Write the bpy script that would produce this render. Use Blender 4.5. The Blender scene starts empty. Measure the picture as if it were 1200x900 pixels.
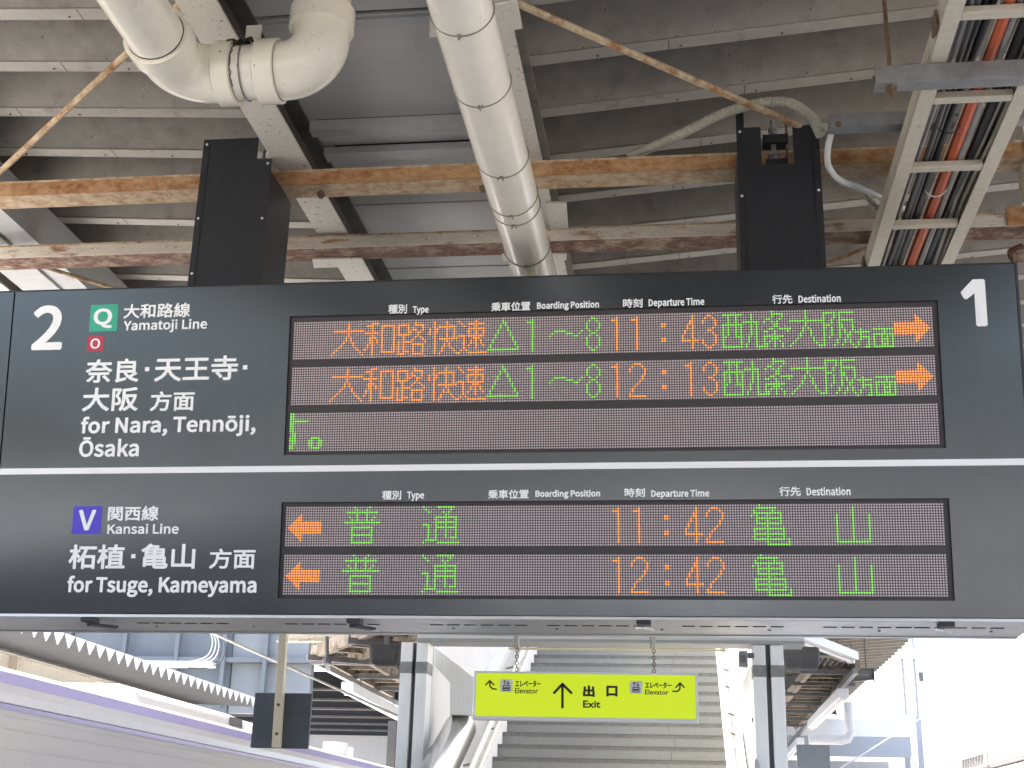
import bpy, bmesh, math, random
from mathutils import Vector, Matrix
random.seed(7)
SC = bpy.context.scene
COL = SC.collection
R = math.radians

# ------------------------------------------------------------------ camera, sky, sun, exposure
cam = bpy.data.cameras.new('Camera')
cam.sensor_width = 36.0
cam.lens = 46.2
cam.clip_start = 0.05
cam.clip_end = 5000
camo = bpy.data.objects.new('Camera', cam)
COL.objects.link(camo)
camo.matrix_world = Matrix((((0.9914865, 0.0176768, 0.1290043, 0.0000), (0.1276295, -0.3281902, -0.9359497, 0.0000), (0.0257934, 0.9444463, -0.3276522, 1.6000), (0, 0, 0, 1))))
SC.camera = camo

SUN_EL, SUN_AZ = 60.0, -48.0
world = bpy.data.worlds.new('World')
SC.world = world
world.use_nodes = True
wn = world.node_tree
wn.nodes.clear()
sky = wn.nodes.new('ShaderNodeTexSky')
sky.sky_type = 'NISHITA'
sky.sun_disc = False
sky.sun_elevation = R(SUN_EL)
sky.sun_rotation = R(SUN_AZ)
sky.air_density = 1.0
sky.dust_density = 6.0
sky.ozone_density = 1.0
bg = wn.nodes.new('ShaderNodeBackground')
bg.inputs['Strength'].default_value = 0.15
wo = wn.nodes.new('ShaderNodeOutputWorld')
wn.links.new(sky.outputs[0], bg.inputs[0])
wn.links.new(bg.outputs[0], wo.inputs[0])

sl = bpy.data.lights.new('Sun', 'SUN')
sl.energy = 2.2
sl.angle = R(10)
sl.color = (1.0, 0.96, 0.9)
so = bpy.data.objects.new('Sun', sl)
COL.objects.link(so)
# the sun stands at azimuth SUN_AZ (clockwise from +Y) and elevation SUN_EL
sd = Vector((math.sin(R(SUN_AZ)) * math.cos(R(SUN_EL)), math.cos(R(SUN_AZ)) * math.cos(R(SUN_EL)), math.sin(R(SUN_EL))))
so.rotation_euler = sd.to_track_quat('Z', 'Y').to_euler()

SC.view_settings.view_transform = 'Standard'
SC.view_settings.look = 'None'
SC.view_settings.exposure = 2.65
SC.view_settings.gamma = 1.0
SC.render.engine = 'CYCLES'
SC.cycles.max_bounces = 10
SC.cycles.diffuse_bounces = 6
SC.cycles.glossy_bounces = 4
SC.cycles.use_denoising = True
SC.cycles.caustics_reflective = False
SC.cycles.caustics_refractive = False

# ------------------------------------------------------------------ materials
def _mat(name):
    m = bpy.data.materials.new(name)
    m.use_nodes = True
    return m, m.node_tree, m.node_tree.nodes['Principled BSDF']

def _noise(nt, scale, detail=6, rough=0.6, stretch=(1, 1, 1), loc=(0, 0, 0)):
    tc = nt.nodes.new('ShaderNodeTexCoord')
    mp = nt.nodes.new('ShaderNodeMapping')
    mp.inputs['Scale'].default_value = stretch
    mp.inputs['Location'].default_value = loc
    n = nt.nodes.new('ShaderNodeTexNoise')
    n.inputs['Scale'].default_value = scale
    n.inputs['Detail'].default_value = detail
    n.inputs['Roughness'].default_value = rough
    nt.links.new(tc.outputs['Object'], mp.inputs['Vector'])
    nt.links.new(mp.outputs['Vector'], n.inputs['Vector'])
    return n

def _ramp(nt, src, stops):
    r = nt.nodes.new('ShaderNodeValToRGB')
    e = r.color_ramp.elements
    e[0].position, e[0].color = stops[0][0], (*stops[0][1], 1)
    e[1].position, e[1].color = stops[-1][0], (*stops[-1][1], 1)
    for p, c in stops[1:-1]:
        k = e.new(p)
        k.color = (*c, 1)
    nt.links.new(src, r.inputs['Fac'])
    return r

def _mix(nt, fac, a, b):
    m = nt.nodes.new('ShaderNodeMix')
    m.data_type = 'RGBA'
    if isinstance(fac, float):
        m.inputs[0].default_value = fac
    else:
        nt.links.new(fac, m.inputs[0])
    for s, v in ((6, a), (7, b)):
        if isinstance(v, tuple):
            m.inputs[s].default_value = (*v, 1)
        else:
            nt.links.new(v, m.inputs[s])
    return m.outputs[2]

def _bump(nt, src, bsdf, strength, dist=0.002):
    b = nt.nodes.new('ShaderNodeBump')
    b.inputs['Strength'].default_value = strength
    b.inputs['Distance'].default_value = dist
    nt.links.new(src, b.inputs['Height'])
    nt.links.new(b.outputs[0], bsdf.inputs['Normal'])

def plain(name, col, rough=0.5, metal=0.0, spread=0.12, scale=9.0, bump=0.0, stretch=(1, 1, 1), spec=0.5):
    """base colour with a soft irregular variation"""
    m, nt, b = _mat(name)
    n = _noise(nt, scale, stretch=stretch)
    lo = tuple(c * (1 - spread) for c in col)
    hi = tuple(min(1, c * (1 + spread)) for c in col)
    r = _ramp(nt, n.outputs[0], [(0.3, lo), (0.7, hi)])
    nt.links.new(r.outputs[0], b.inputs['Base Color'])
    b.inputs['Roughness'].default_value = rough
    b.inputs['Metallic'].default_value = metal
    b.inputs['Specular IOR Level'].default_value = spec
    if bump:
        _bump(nt, n.outputs[0], b, bump)
    return m

def rusted(name, paint, rust, scale, lo, hi, rough=0.6, stretch=(1, 1, 1), spread=0.1, rust2=None, fine=0.0, metal=0.0):
    """paint with rust patches where the noise passes lo..hi, and fine rust specks"""
    m, nt, b = _mat(name)
    n1 = _noise(nt, scale, detail=9, rough=0.68, stretch=stretch)
    n2 = _noise(nt, scale * 3.1, detail=5, stretch=stretch, loc=(3, 1, 7))
    base = _ramp(nt, n2.outputs[0], [(0.3, tuple(c * (1 - spread) for c in paint)), (0.7, tuple(c * (1 + spread) for c in paint))])
    r2 = rust2 or tuple(c * 0.45 for c in rust)
    rc = _ramp(nt, n2.outputs[0], [(0.35, r2), (0.62, rust)])
    mask = _ramp(nt, n1.outputs[0], [(lo, (0, 0, 0)), (hi, (1, 1, 1))])
    c = _mix(nt, mask.outputs[0], base.outputs[0], rc.outputs[0])
    if fine:
        n3 = _noise(nt, 46, detail=3, rough=0.55, loc=(1, 5, 2))
        mk = _ramp(nt, n3.outputs[0], [(fine, (0, 0, 0)), (fine + 0.03, (1, 1, 1))])
        c = _mix(nt, mk.outputs[0], c, r2)
    nt.links.new(c, b.inputs['Base Color'])
    b.inputs['Roughness'].default_value = rough
    b.inputs['Metallic'].default_value = metal
    _bump(nt, n1.outputs[0], b, 0.25)
    return m

def emit(name, col, strength):
    m, nt, b = _mat(name)
    b.inputs['Base Color'].default_value = (*[c * 0.5 for c in col], 1)
    b.inputs['Emission Color'].default_value = (*col, 1)
    b.inputs['Emission Strength'].default_value = strength
    return m

M = {}
M['deck'] = rusted('deck_paint', (0.225, 0.207, 0.178), (0.170, 0.150, 0.125), 3.5, 0.5, 0.8, 0.75, spread=0.12, fine=0.70)
M['deck_rib_lit'] = rusted('rib_lit_paint', (0.345, 0.322, 0.28), (0.22, 0.18, 0.14), 5, 0.58, 0.75, 0.7, spread=0.08, fine=0.71)  # paler copy of the deck paint: bounce light put into the colour
M['oc_deck'] = plain('grey_folded_sheet', (0.155, 0.157, 0.16), 0.7, spread=0.08, scale=2)
M['deck_white'] = plain('deck_white', (0.62, 0.61, 0.60), 0.7, spread=0.1)
M['panel'] = rusted('valley_panel_paint', (0.40, 0.395, 0.38), (0.26, 0.27, 0.25), 1.3, 0.55, 0.8, 0.7, spread=0.06, fine=0.74)
M['beam'] = rusted('cream_beam_paint', (0.60, 0.57, 0.50), (0.34, 0.17, 0.07), 16, 0.63, 0.68, 0.6, spread=0.06, fine=0.66, rust2=(0.24, 0.115, 0.05))
M['beam_grey'] = rusted('grey_beam_paint', (0.36, 0.365, 0.36), (0.25, 0.12, 0.06), 9, 0.66, 0.71, 0.6, spread=0.07)
M['rust_tan'] = rusted('tan_rust', (0.50, 0.385, 0.25), (0.41, 0.235, 0.11), 11.0, 0.44, 0.70, 0.85, stretch=(0.9, 1.2, 1.2), spread=0.2, rust2=(0.24, 0.095, 0.035), fine=0.66)
M['rust'] = rusted('rusty_channel', (0.46, 0.29, 0.145), (0.36, 0.165, 0.06), 10.0, 0.36, 0.64, 0.85, stretch=(0.9, 1.2, 1.3), spread=0.16, rust2=(0.19, 0.07, 0.025), fine=0.66)
M['rust_red'] = rusted('red_rust_channel', (0.31, 0.235, 0.165), (0.18, 0.088, 0.052), 11.0, 0.36, 0.54, 0.85, stretch=(0.8, 1.2, 1.2), spread=0.2, rust2=(0.075, 0.032, 0.024), fine=0.64)
M['rust_dark'] = rusted('dark_rust', (0.26, 0.115, 0.045), (0.13, 0.055, 0.025), 22, 0.42, 0.6, 0.9, spread=0.3)
M['rust_pale'] = rusted('pale_rust_channel', (0.58, 0.53, 0.44), (0.32, 0.15, 0.07), 8, 0.54, 0.66, 0.8, stretch=(0.5, 2, 2), spread=0.1, fine=0.65)
M['rod'] = rusted('rusty_rod', (0.46, 0.36, 0.23), (0.36, 0.17, 0.065), 12, 0.46, 0.64, 0.8, spread=0.2)
M['pvc'] = rusted('cream_pvc', (0.83, 0.785, 0.65), (0.46, 0.40, 0.30), 5.0, 0.63, 0.85, 0.16, spread=0.02, fine=0.72)
M['pvc_white'] = rusted('white_pvc', (0.85, 0.81, 0.69), (0.52, 0.46, 0.36), 5.0, 0.66, 0.9, 0.18, spread=0.03, fine=0.735)
M['dirt'] = plain('dark_dirt', (0.035, 0.028, 0.02), 0.9, spread=0.4, scale=30)
M['wire'] = plain('dull_wire', (0.25, 0.23, 0.19), 0.5, 0.6)
M['black'] = plain('black_powder_coat', (0.022, 0.024, 0.028), 0.42, spread=0.15, scale=40)
M['galv'] = plain('galvanised', (0.28, 0.28, 0.275), 0.5, 0.45, spread=0.2, scale=16)
M['shade_steel'] = plain('shaded_steel', (0.07, 0.064, 0.058), 0.8, spread=0.3, scale=8)  # near-black steel: shade of recessed beam faces put into the colour
M['steel'] = plain('zinc_bolt', (0.55, 0.55, 0.54), 0.35, 0.9)
M['boltrust'] = plain('rusted_bolt', (0.16, 0.10, 0.06), 0.8, spread=0.4, scale=40)
M['ladder'] = rusted('cream_ladder_paint', (0.56, 0.52, 0.41), (0.20, 0.13, 0.07), 11, 0.64, 0.72, 0.6, spread=0.08, fine=0.71)
M['cable_black'] = plain('black_cable', (0.022, 0.022, 0.023), 0.45, spread=0.3, scale=25)
M['cable_grey'] = plain('grey_cable', (0.30, 0.29, 0.27), 0.55, spread=0.15)
M['cable_dark'] = plain('dark_grey_cable', (0.09, 0.09, 0.09), 0.5, spread=0.2)
M['cable_tan'] = plain('tan_cable', (0.40, 0.36, 0.28), 0.55, spread=0.15)
M['cable_orange'] = plain('orange_cable', (0.55, 0.12, 0.045), 0.5, spread=0.12)
M['cable_white'] = plain('white_cable', (0.66, 0.66, 0.64), 0.45, spread=0.08)
M['conduit'] = plain('flexible_conduit', (0.40, 0.385, 0.30), 0.5, spread=0.12)
M['stainless'] = plain('brushed_stainless', (0.92, 0.915, 0.90), 0.36, 0.08, spread=0.05, scale=5, stretch=(12, 12, 0.6))
M['polished'] = plain('polished_stainless', (0.46, 0.455, 0.44), 0.22, 0.95, spread=0.05, scale=4)
M['alu'] = plain('aluminium_tray', (0.62, 0.61, 0.60), 0.35, 0.8, spread=0.08, scale=4, stretch=(0.6, 6, 6))
M['white'] = plain('white_paint', (0.80, 0.80, 0.80), 0.45, spread=0.03)
M['white_wall'] = plain('white_wall_panel', (0.74, 0.74, 0.73), 0.5, spread=0.04, scale=2)
M['wall_grey'] = plain('light_grey_wall', (0.54, 0.54, 0.53), 0.5, spread=0.05, scale=2)
M['cream_rail'] = plain('cream_handrail', (0.66, 0.62, 0.50), 0.45, spread=0.08)
M['concrete'] = plain('platform_concrete', (0.54, 0.53, 0.505), 0.85, spread=0.12, scale=3, bump=0.2)
M['gravel'] = plain('track_ballast', (0.22, 0.205, 0.19), 0.95, spread=0.45, scale=14, bump=0.6)
M['stair'] = plain('stair_terrazzo', (0.27, 0.273, 0.25), 0.75, spread=0.07, scale=30)
M['nosing'] = plain('stair_nosing', (0.17, 0.165, 0.15), 0.7, spread=0.2, scale=20)
M['train'] = plain('stainless_train_side', (0.58, 0.56, 0.55), 0.42, 0.35, spread=0.05, scale=1.2, stretch=(1, 0.4, 6))
M['train_white'] = plain('train_white', (0.90, 0.89, 0.91), 0.3, spread=0.02)
M['train_lavender'] = plain('train_lavender', (0.55, 0.52, 0.78), 0.35, spread=0.04)
M['train_violet'] = plain('train_violet', (0.47, 0.44, 0.80), 0.35, spread=0.04)
M['hazed'] = plain('glare_pale_paint', (0.36, 0.385, 0.41), 0.6, spread=0.06)  # pale tone: distant glare put into the colour
M['train_cover'] = plain('train_cover_mauve', (0.21, 0.195, 0.205), 0.6, spread=0.06)
M['train_roof'] = plain('train_roof_grey', (0.66, 0.66, 0.66), 0.6, spread=0.06)
M['glass'] = plain('dark_window', (0.05, 0.055, 0.06), 0.08, spread=0.1)
M['bluewall'] = plain('pale_blue_cladding', (0.25, 0.265, 0.27), 0.6, spread=0.06, scale=1.5)
M['bluegrey'] = plain('blue_grey_cladding', (0.18, 0.20, 0.215), 0.6, spread=0.08, scale=1.2)
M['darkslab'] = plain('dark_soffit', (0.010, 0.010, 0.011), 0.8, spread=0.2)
M['girder'] = plain('grey_girder', (0.14, 0.14, 0.14), 0.6, spread=0.12, scale=4)
M['slate'] = plain('slate_sign_back', (0.075, 0.085, 0.10), 0.5, spread=0.2, scale=8)
M['speaker'] = plain('charcoal_speaker', (0.055, 0.055, 0.055), 0.7, spread=0.3, scale=20)
M['ladder_shade'] = rusted('shaded_ladder_paint', (0.27, 0.225, 0.165), (0.13, 0.075, 0.04), 8, 0.5, 0.62, 0.7, spread=0.12)  # cream ladder paint darkened to carry shade, with rust patches
M['far_train'] = plain('far_train_paint', (0.42, 0.42, 0.425), 0.5, spread=0.05)
M['far_roof'] = plain('far_train_roof', (0.34, 0.335, 0.34), 0.6, spread=0.06)
M['post'] = rusted('cream_post', (0.68, 0.62, 0.44), (0.34, 0.19, 0.08), 10, 0.64, 0.72, 0.5, spread=0.05)
M['lamp_body'] = plain('white_batten', (0.80, 0.80, 0.79), 0.4, spread=0.03)
M['tube'] = plain('unlit_tube', (0.86, 0.86, 0.84), 0.25, spread=0.02)
M['face'] = plain('sign_face_charcoal', (0.007, 0.009, 0.0115), 0.25, spread=0.04, scale=3, spec=1.0)
_b = M['face'].node_tree.nodes['Principled BSDF']
_b.inputs['IOR'].default_value = 1.58
_b.inputs['Specular Tint'].default_value = (0.86, 0.94, 1.0, 1)
_n = _noise(M['face'].node_tree, 1.7, detail=7, stretch=(1, 1, 1.6))
_r = _ramp(M['face'].node_tree, _n.outputs[0], [(0.35, (0.165,) * 3), (0.7, (0.215,) * 3)])
M['face'].node_tree.links.new(_r.outputs[0], _b.inputs['Roughness'])
_n2 = _noise(M['face'].node_tree, 120, detail=2)
_r2 = _ramp(M['face'].node_tree, _n2.outputs[0], [(0.81, (0.007, 0.009, 0.0115)), (0.84, (0.16, 0.15, 0.13))])
M['face'].node_tree.links.new(_r2.outputs[0], _b.inputs['Base Color'])
M['bezel'] = plain('display_bezel', (0.045, 0.038, 0.040), 0.5, spread=0.08)
M['ink_white'] = emit('white_lettering_glow', (1.0, 1.0, 0.98), 0.018)  # faint glow added to brighten the white lettering
M['ink_white'].node_tree.nodes['Principled BSDF'].inputs['Base Color'].default_value = (0.84, 0.84, 0.83, 1)
M['green'] = plain('line_green', (0.035, 0.42, 0.26), 0.45, spread=0.02)
M['red'] = plain('line_red', (0.50, 0.03, 0.07), 0.45, spread=0.02)
M['violet'] = plain('line_violet', (0.085, 0.055, 0.60), 0.45, spread=0.02)
M['ink'] = plain('black_lettering', (0.02, 0.02, 0.02), 0.5, spread=0.05)
M['yellow'] = emit('glow_yellow', (0.64, 0.80, 0.02), 0.11)  # emission added to lift the exit sign face
M['pict'] = plain('pictogram_white', (0.75, 0.75, 0.72), 0.5, spread=0.02)
M['led_orange'] = emit('orange_led', (1.0, 0.29, 0.06), 0.24)
M['led_green'] = emit('green_led', (0.24, 0.76, 0.10), 0.165)
M['screw'] = plain('screw_head', (0.75, 0.75, 0.74), 0.3, 0.7)

PITCH = 0.01003
def led_panel_mat():
    m, nt, b = _mat('led_dot_panel')
    tc = nt.nodes.new('ShaderNodeTexCoord')
    sc = nt.nodes.new('ShaderNodeVectorMath'); sc.operation = 'SCALE'; sc.inputs['Scale'].default_value = 1 / PITCH
    fr = nt.nodes.new('ShaderNodeVectorMath'); fr.operation = 'FRACTION'
    sub = nt.nodes.new('ShaderNodeVectorMath'); sub.operation = 'SUBTRACT'; sub.inputs[1].default_value = (0.5, 0.5, 0.5)
    mul = nt.nodes.new('ShaderNodeVectorMath'); mul.operation = 'MULTIPLY'; mul.inputs[1].default_value = (1, 0, 1)
    ln = nt.nodes.new('ShaderNodeVectorMath'); ln.operation = 'LENGTH'
    nt.links.new(tc.outputs['Object'], sc.inputs[0]); nt.links.new(sc.outputs[0], fr.inputs[0])
    nt.links.new(fr.outputs[0], sub.inputs[0]); nt.links.new(sub.outputs[0], mul.inputs[0]); nt.links.new(mul.outputs[0], ln.inputs[0])
    r = _ramp(nt, ln.outputs['Value'], [(0.26, (0.68, 0.575, 0.57)), (0.38, (0.095, 0.073, 0.076))])
    nt.links.new(r.outputs[0], b.inputs['Base Color'])
    b.inputs['Roughness'].default_value = 0.45
    return m
M['led_panel'] = led_panel_mat()

# ------------------------------------------------------------------ mesh builder
class MB:
    def __init__(s):
        s.v, s.f = [], []
    def add(s, vs, fs):
        o = len(s.v)
        s.v += [Vector(p) for p in vs]
        s.f += [tuple(i + o for i in f) for f in fs]
        return s
    def box(s, x0, x1, y0, y1, z0, z1):
        return s.add([(x0, y0, z0), (x1, y0, z0), (x1, y1, z0), (x0, y1, z0), (x0, y0, z1), (x1, y0, z1), (x1, y1, z1), (x0, y1, z1)],
                     [(3, 2, 1, 0), (4, 5, 6, 7), (0, 1, 5, 4), (1, 2, 6, 5), (2, 3, 7, 6), (3, 0, 4, 7)])
    def bar(s, p, q, w, h, up=(0, 0, 1)):
        """straight bar of section w (sideways) x h (along up) from p to q"""
        p, q = Vector(p), Vector(q)
        d = (q - p).normalized()
        sd_ = d.cross(Vector(up)).normalized() * (w / 2)
        u = sd_.cross(d).normalized() * (h / 2)
        vs = [p - sd_ - u, p + sd_ - u, p + sd_ + u, p - sd_ + u, q - sd_ - u, q + sd_ - u, q + sd_ + u, q - sd_ + u]
        return s.add(vs, [(3, 2, 1, 0), (4, 5, 6, 7), (0, 1, 5, 4), (1, 2, 6, 5), (2, 3, 7, 6), (3, 0, 4, 7)])
    def tube(s, path, r, n=12, caps=True):
        path = [Vector(p) for p in path]
        rs = r if isinstance(r, (list, tuple)) else [r] * len(path)
        rings, prev = [], None
        for i, p in enumerate(path):
            a = path[max(0, i - 1)]
            b = path[min(len(path) - 1, i + 1)]
            d = (b - a)
            d = d.normalized() if d.length > 1e-9 else Vector((0, 0, 1))
            if prev is None:
                ref = Vector((0, 0, 1)) if abs(d.z) < 0.9 else Vector((1, 0, 0))
                x = d.cross(ref).normalized()
            else:
                x = (prev - d * prev.dot(d)).normalized()
            prev = x
            y = d.cross(x)
            rings.append([p + x * (rs[i] * math.cos(2 * math.pi * k / n)) + y * (rs[i] * math.sin(2 * math.pi * k / n)) for k in range(n)])
        vs = [v for ring in rings for v in ring]
        fs = []
        for i in range(len(rings) - 1):
            for k in range(n):
                fs.append((i * n + k, i * n + (k + 1) % n, (i + 1) * n + (k + 1) % n, (i + 1) * n + k))
        if caps:
            fs.append(tuple(range(n))[::-1])
            fs.append(tuple((len(rings) - 1) * n + k for k in range(n)))
        return s.add(vs, fs)
    def torus(s, c, axis, R_, r, n=32, m=6):
        axis = Vector(axis).normalized()
        ref = Vector((0, 0, 1)) if abs(axis.z) < 0.9 else Vector((1, 0, 0))
        x = axis.cross(ref).normalized(); y = axis.cross(x)
        vs, fs = [], []
        for i in range(n):
            a = 2 * math.pi * i / n
            d = x * math.cos(a) + y * math.sin(a)
            for k in range(m):
                b = 2 * math.pi * k / m
                vs.append(Vector(c) + d * (R_ + r * math.cos(b)) + axis * (r * math.sin(b)))
        for i in range(n):
            for k in range(m):
                fs.append((i * m + k, ((i + 1) % n) * m + k, ((i + 1) % n) * m + (k + 1) % m, i * m + (k + 1) % m))
        return s.add(vs, fs)
    def prism(s, pts, axis, a, b):
        """polygon pts extruded along axis ('x','y','z') from a to b"""
        def put(p, t):
            return {'x': (t, p[0], p[1]), 'y': (p[0], t, p[1]), 'z': (p[0], p[1], t)}[axis]
        n = len(pts)
        vs = [put(p, a) for p in pts] + [put(p, b) for p in pts]
        fs = [tuple(range(n)), tuple(range(n, 2 * n))[::-1]]
        fs += [(i, i + n, (i + 1) % n + n, (i + 1) % n) for i in range(n)]
        return s.add(vs, fs)
    def build(s, name, mat, parent=None, smooth=False, bevel=0.0, local=False):
        me = bpy.data.meshes.new(name)
        off = Vector((0, 0, 0)) if (parent is None or local) else WORLD[parent.name]
        me.from_pydata([tuple(v - off) for v in s.v], [], s.f)
        bm = bmesh.new(); bm.from_mesh(me)
        bmesh.ops.recalc_face_normals(bm, faces=bm.faces)
        bm.to_mesh(me); bm.free()
        me.materials.append(M[mat] if isinstance(mat, str) else mat)
        o = bpy.data.objects.new(name, me)
        COL.objects.link(o)
        WORLD[o.name] = off
        if parent is not None:
            o.parent = parent
        if smooth:
            for p in me.polygons:
                p.use_smooth = True
            md = o.modifiers.new('es', 'EDGE_SPLIT'); md.split_angle = R(40)
        if bevel:
            md = o.modifiers.new('bevel', 'BEVEL'); md.width = bevel; md.segments = 2; md.limit_method = 'ANGLE'
        return o

WORLD = {}
def tag(o, label, cat, group=None):
    o['label'] = label
    o['category'] = cat
    if group:
        o['group'] = group
    return o
def thing(name, loc, label, cat, group=None):
    o = bpy.data.objects.new(name, None)
    COL.objects.link(o)
    o.location = loc
    o.empty_display_size = 0.1
    WORLD[o.name] = Vector(loc)
    return tag(o, label, cat, group)
def single(mb, name, mat, label, cat, group=None, **k):
    """a thing that is one mesh, with its origin at its own centre"""
    c = sum(mb.v, Vector()) / len(mb.v)
    mb.v = [v - c for v in mb.v]
    o = mb.build(name, mat, None, **k)
    o.location = c
    WORLD[o.name] = c
    return tag(o, label, cat, group)
def structure(o):
    o['kind'] = 'structure'
    return o

def arc(c, r, a0, a1, ax, ay, n=10):
    ax, ay, c = Vector(ax), Vector(ay), Vector(c)
    return [c + ax * (r * math.cos(R(a0 + (a1 - a0) * i / n))) + ay * (r * math.sin(R(a0 + (a1 - a0) * i / n))) for i in range(n + 1)]
def smooth_path(pts, n=8):
    pts = [Vector(p) for p in pts]
    P = [pts[0] * 2 - pts[1]] + pts + [pts[-1] * 2 - pts[-2]]
    out = []
    for i in range(1, len(P) - 2):
        for k in range(n):
            t = k / n
            a, b, c, d = P[i - 1], P[i], P[i + 1], P[i + 2]
            out.append(0.5 * ((2 * b) + (c - a) * t + (2 * a - 5 * b + 4 * c - d) * t * t + (3 * b - a - 3 * c + d) * t ** 3))
    out.append(pts[-1])
    return out

# ------------------------------------------------------------------ ground, platforms
structure(MB().box(-3000, 3000, -3000, 3000, -1.3, -1.12).build('ground', 'gravel'))
pl = MB().box(-3.72, 2.5, -60, 70, -1.119, 0.0)
structure(pl.build('platform', 'concrete'))
structure(MB().box(-14.2, -7.9, -60, 70, -1.119, -0.002).build('platform', 'concrete'))

# ------------------------------------------------------------------ platform canopy (butterfly roof, valley in the middle)
canopy = thing('platform_canopy', (-1.2, 5, 0), 'grey ribbed butterfly roof over the platform, carrying the departure board', 'canopy')
XEL = -5.3
def deck(x0, z0, slope, x1, y_strip, pitch, ya, yb, depth=0.16):
    """folded roofing sheet, ribs across the platform; flat rib bottoms centred on y_strip + k*pitch"""
    mb = MB()
    prof = []
    k0 = int((ya - y_strip) / pitch) - 1
    k1 = int((yb - y_strip) / pitch) + 1
    for k in range(k0, k1):
        c = y_strip + k * pitch
        prof += [(c - 0.036, 0), (c + 0.036, 0), (c + 0.095, depth), (c + pitch - 0.15, depth)]
    n = len(prof)
    vs = []
    for x in (x0, x1):
        for (y, h) in prof:
            vs.append((x, y, z0 + slope * abs(x - x0) + h))
    mb.add(vs, [(i, i + 1, n + i + 1, n + i) for i in range(n - 1)])
    # strips added on the rib bottoms, their paler colour carries the bounce light
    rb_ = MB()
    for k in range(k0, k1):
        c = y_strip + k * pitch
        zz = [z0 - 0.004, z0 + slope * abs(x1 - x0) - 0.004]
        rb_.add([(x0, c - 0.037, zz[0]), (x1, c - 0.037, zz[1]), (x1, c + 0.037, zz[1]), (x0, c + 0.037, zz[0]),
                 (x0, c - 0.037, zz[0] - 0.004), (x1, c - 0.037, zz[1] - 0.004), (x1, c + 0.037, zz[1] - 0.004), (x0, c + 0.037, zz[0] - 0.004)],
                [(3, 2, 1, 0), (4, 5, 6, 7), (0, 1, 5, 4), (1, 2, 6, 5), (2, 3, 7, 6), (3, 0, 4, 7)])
    rb_.build('rib_lit_strips', 'deck_rib_lit', canopy)
    jb = MB()
    sx = 1 if x1 > x0 else -1
    for k in range(k0, k1):
        for d_ in (1.05 + random.uniform(-.35, .35), 2.9 + random.uniform(-.3, .3)):
            c = y_strip + k * pitch
            z = z0 + slope * d_ - 0.0085
            jb.box(x0 + sx * d_ - 0.002, x0 + sx * d_ + 0.002, c - 0.036, c + 0.036, z - 0.0006, z + 0.0003)
            for q in (-0.35, 0.0, 0.42):
                zz = z0 + slope * (d_ + q) - 0.0085
                jb.tube([(x0 + sx * (d_ + q + 0.05), c + 0.01, zz), (x0 + sx * (d_ + q + 0.05), c + 0.01, zz - 0.003)], 0.006, 6)
    jb.build('rib_joints', 'boltrust', canopy)
    return mb
BL0, BL1 = -1.845, -1.69       # bottom flange of the valley beam on the train side
BR0, BR1 = -0.775, -0.615
YA, YB = -16.0, 46.0
YS = 10.8                    # from here on it opens round the stairs
for x0, z0, ya, yb in ((BL0 + 0.12, 4.722, YA, YS), (-2.25, 4.742, YS + 0.3, YB)):
    dk = deck(x0, z0, 0.058, XEL, 4.325, 0.389, ya, yb).build('roof_deck', 'deck', canopy)
    md = dk.modifiers.new('thick', 'SOLIDIFY'); md.thickness = 0.006; md.offset = 1
for x0, z0, ya, yb in ((BR1 - 0.12, 4.722, YA, YS), (0.85, 4.86, YS + 0.3, YB)):
    dk = deck(x0, z0, 0.085, 3.9, 4.785, 0.425, ya, yb).build('roof_deck', 'deck', canopy)
    md = dk.modifiers.new('thick', 'SOLIDIFY'); md.thickness = 0.006; md.offset = 1
def h_beam(mb, x0, x1, z0, h, ya, yb, t=0.011, web=None):
    xm = (x0 + x1) / 2
    mb.box(x0, x1, ya, yb, z0, z0 + t)
    web = mb if web is None else web
    web.box(xm - 0.005, xm + 0.005, ya, yb, z0 + t + 0.0002, z0 + h - t - 0.0002)
    web.box(x0, x1, ya, yb, z0 + h - t, z0 + h)
for x0, x1 in ((BL0, BL1), (BR0, BR1)):
    mb = MB(); wb = MB(); h_beam(mb, x0, x1, 4.51, 0.2, YA, YS, web=wb)
    vb_ = mb.build('valley_beam', 'beam', canopy)
    WORLD[vb_.name] = WORLD[canopy.name]
    wb.build('beam_web', 'shade_steel' if x0 < -1 else 'deck', vb_)
mb = MB()
mb.box(-3.83, -3.43, YA, YB, 4.57, 4.582)
mb.box(-3.45, -3.43, YA, YB, 4.583, 4.80)
mb.box(-3.60, -3.585, YA, YB, 4.556, 4.569)
mb.build('outer_beam', 'beam_grey', canopy)
mb = MB(); h_beam(mb, -4.12, -3.88, 4.545, 0.25, YA, YB); mb.build('outer_beam', 'beam', canopy)
# soffit panels of the valley, butt jointed with open seams
pb = MB()
ys = [YA, -12, -7.5, -3, 0.0, 2.2, 4.365]
for a, b in zip(ys[:-1], ys[1:]):
    pb.box(BL1 - 0.05, BR0 + 0.05, a, b - 0.012, 4.716, 4.73)
pb.box(BL1 - 0.05, BR0 + 0.05, 4.378, 5.16, 4.716, 4.73)
for a, b in ((5.235, 5.41), (5.51, 6.03), (6.045, 6.84), (6.855, 8.6), (8.615, YS)):
    pb.box(BL1 - 0.05, BR0 + 0.05, a, b, 4.722, 4.736)
pb.build('valley_soffit', 'panel', canopy)
for ya_, yb_, za_ in ((5.165, 5.23, 4.665), (5.415, 5.50, 4.680), (4.39, 4.44, 4.70)):
    MB().box(BL1 + 0.002, BR0 - 0.002, ya_, yb_, za_, 4.7155).build('soffit_batten', 'beam_grey', canopy)
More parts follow.
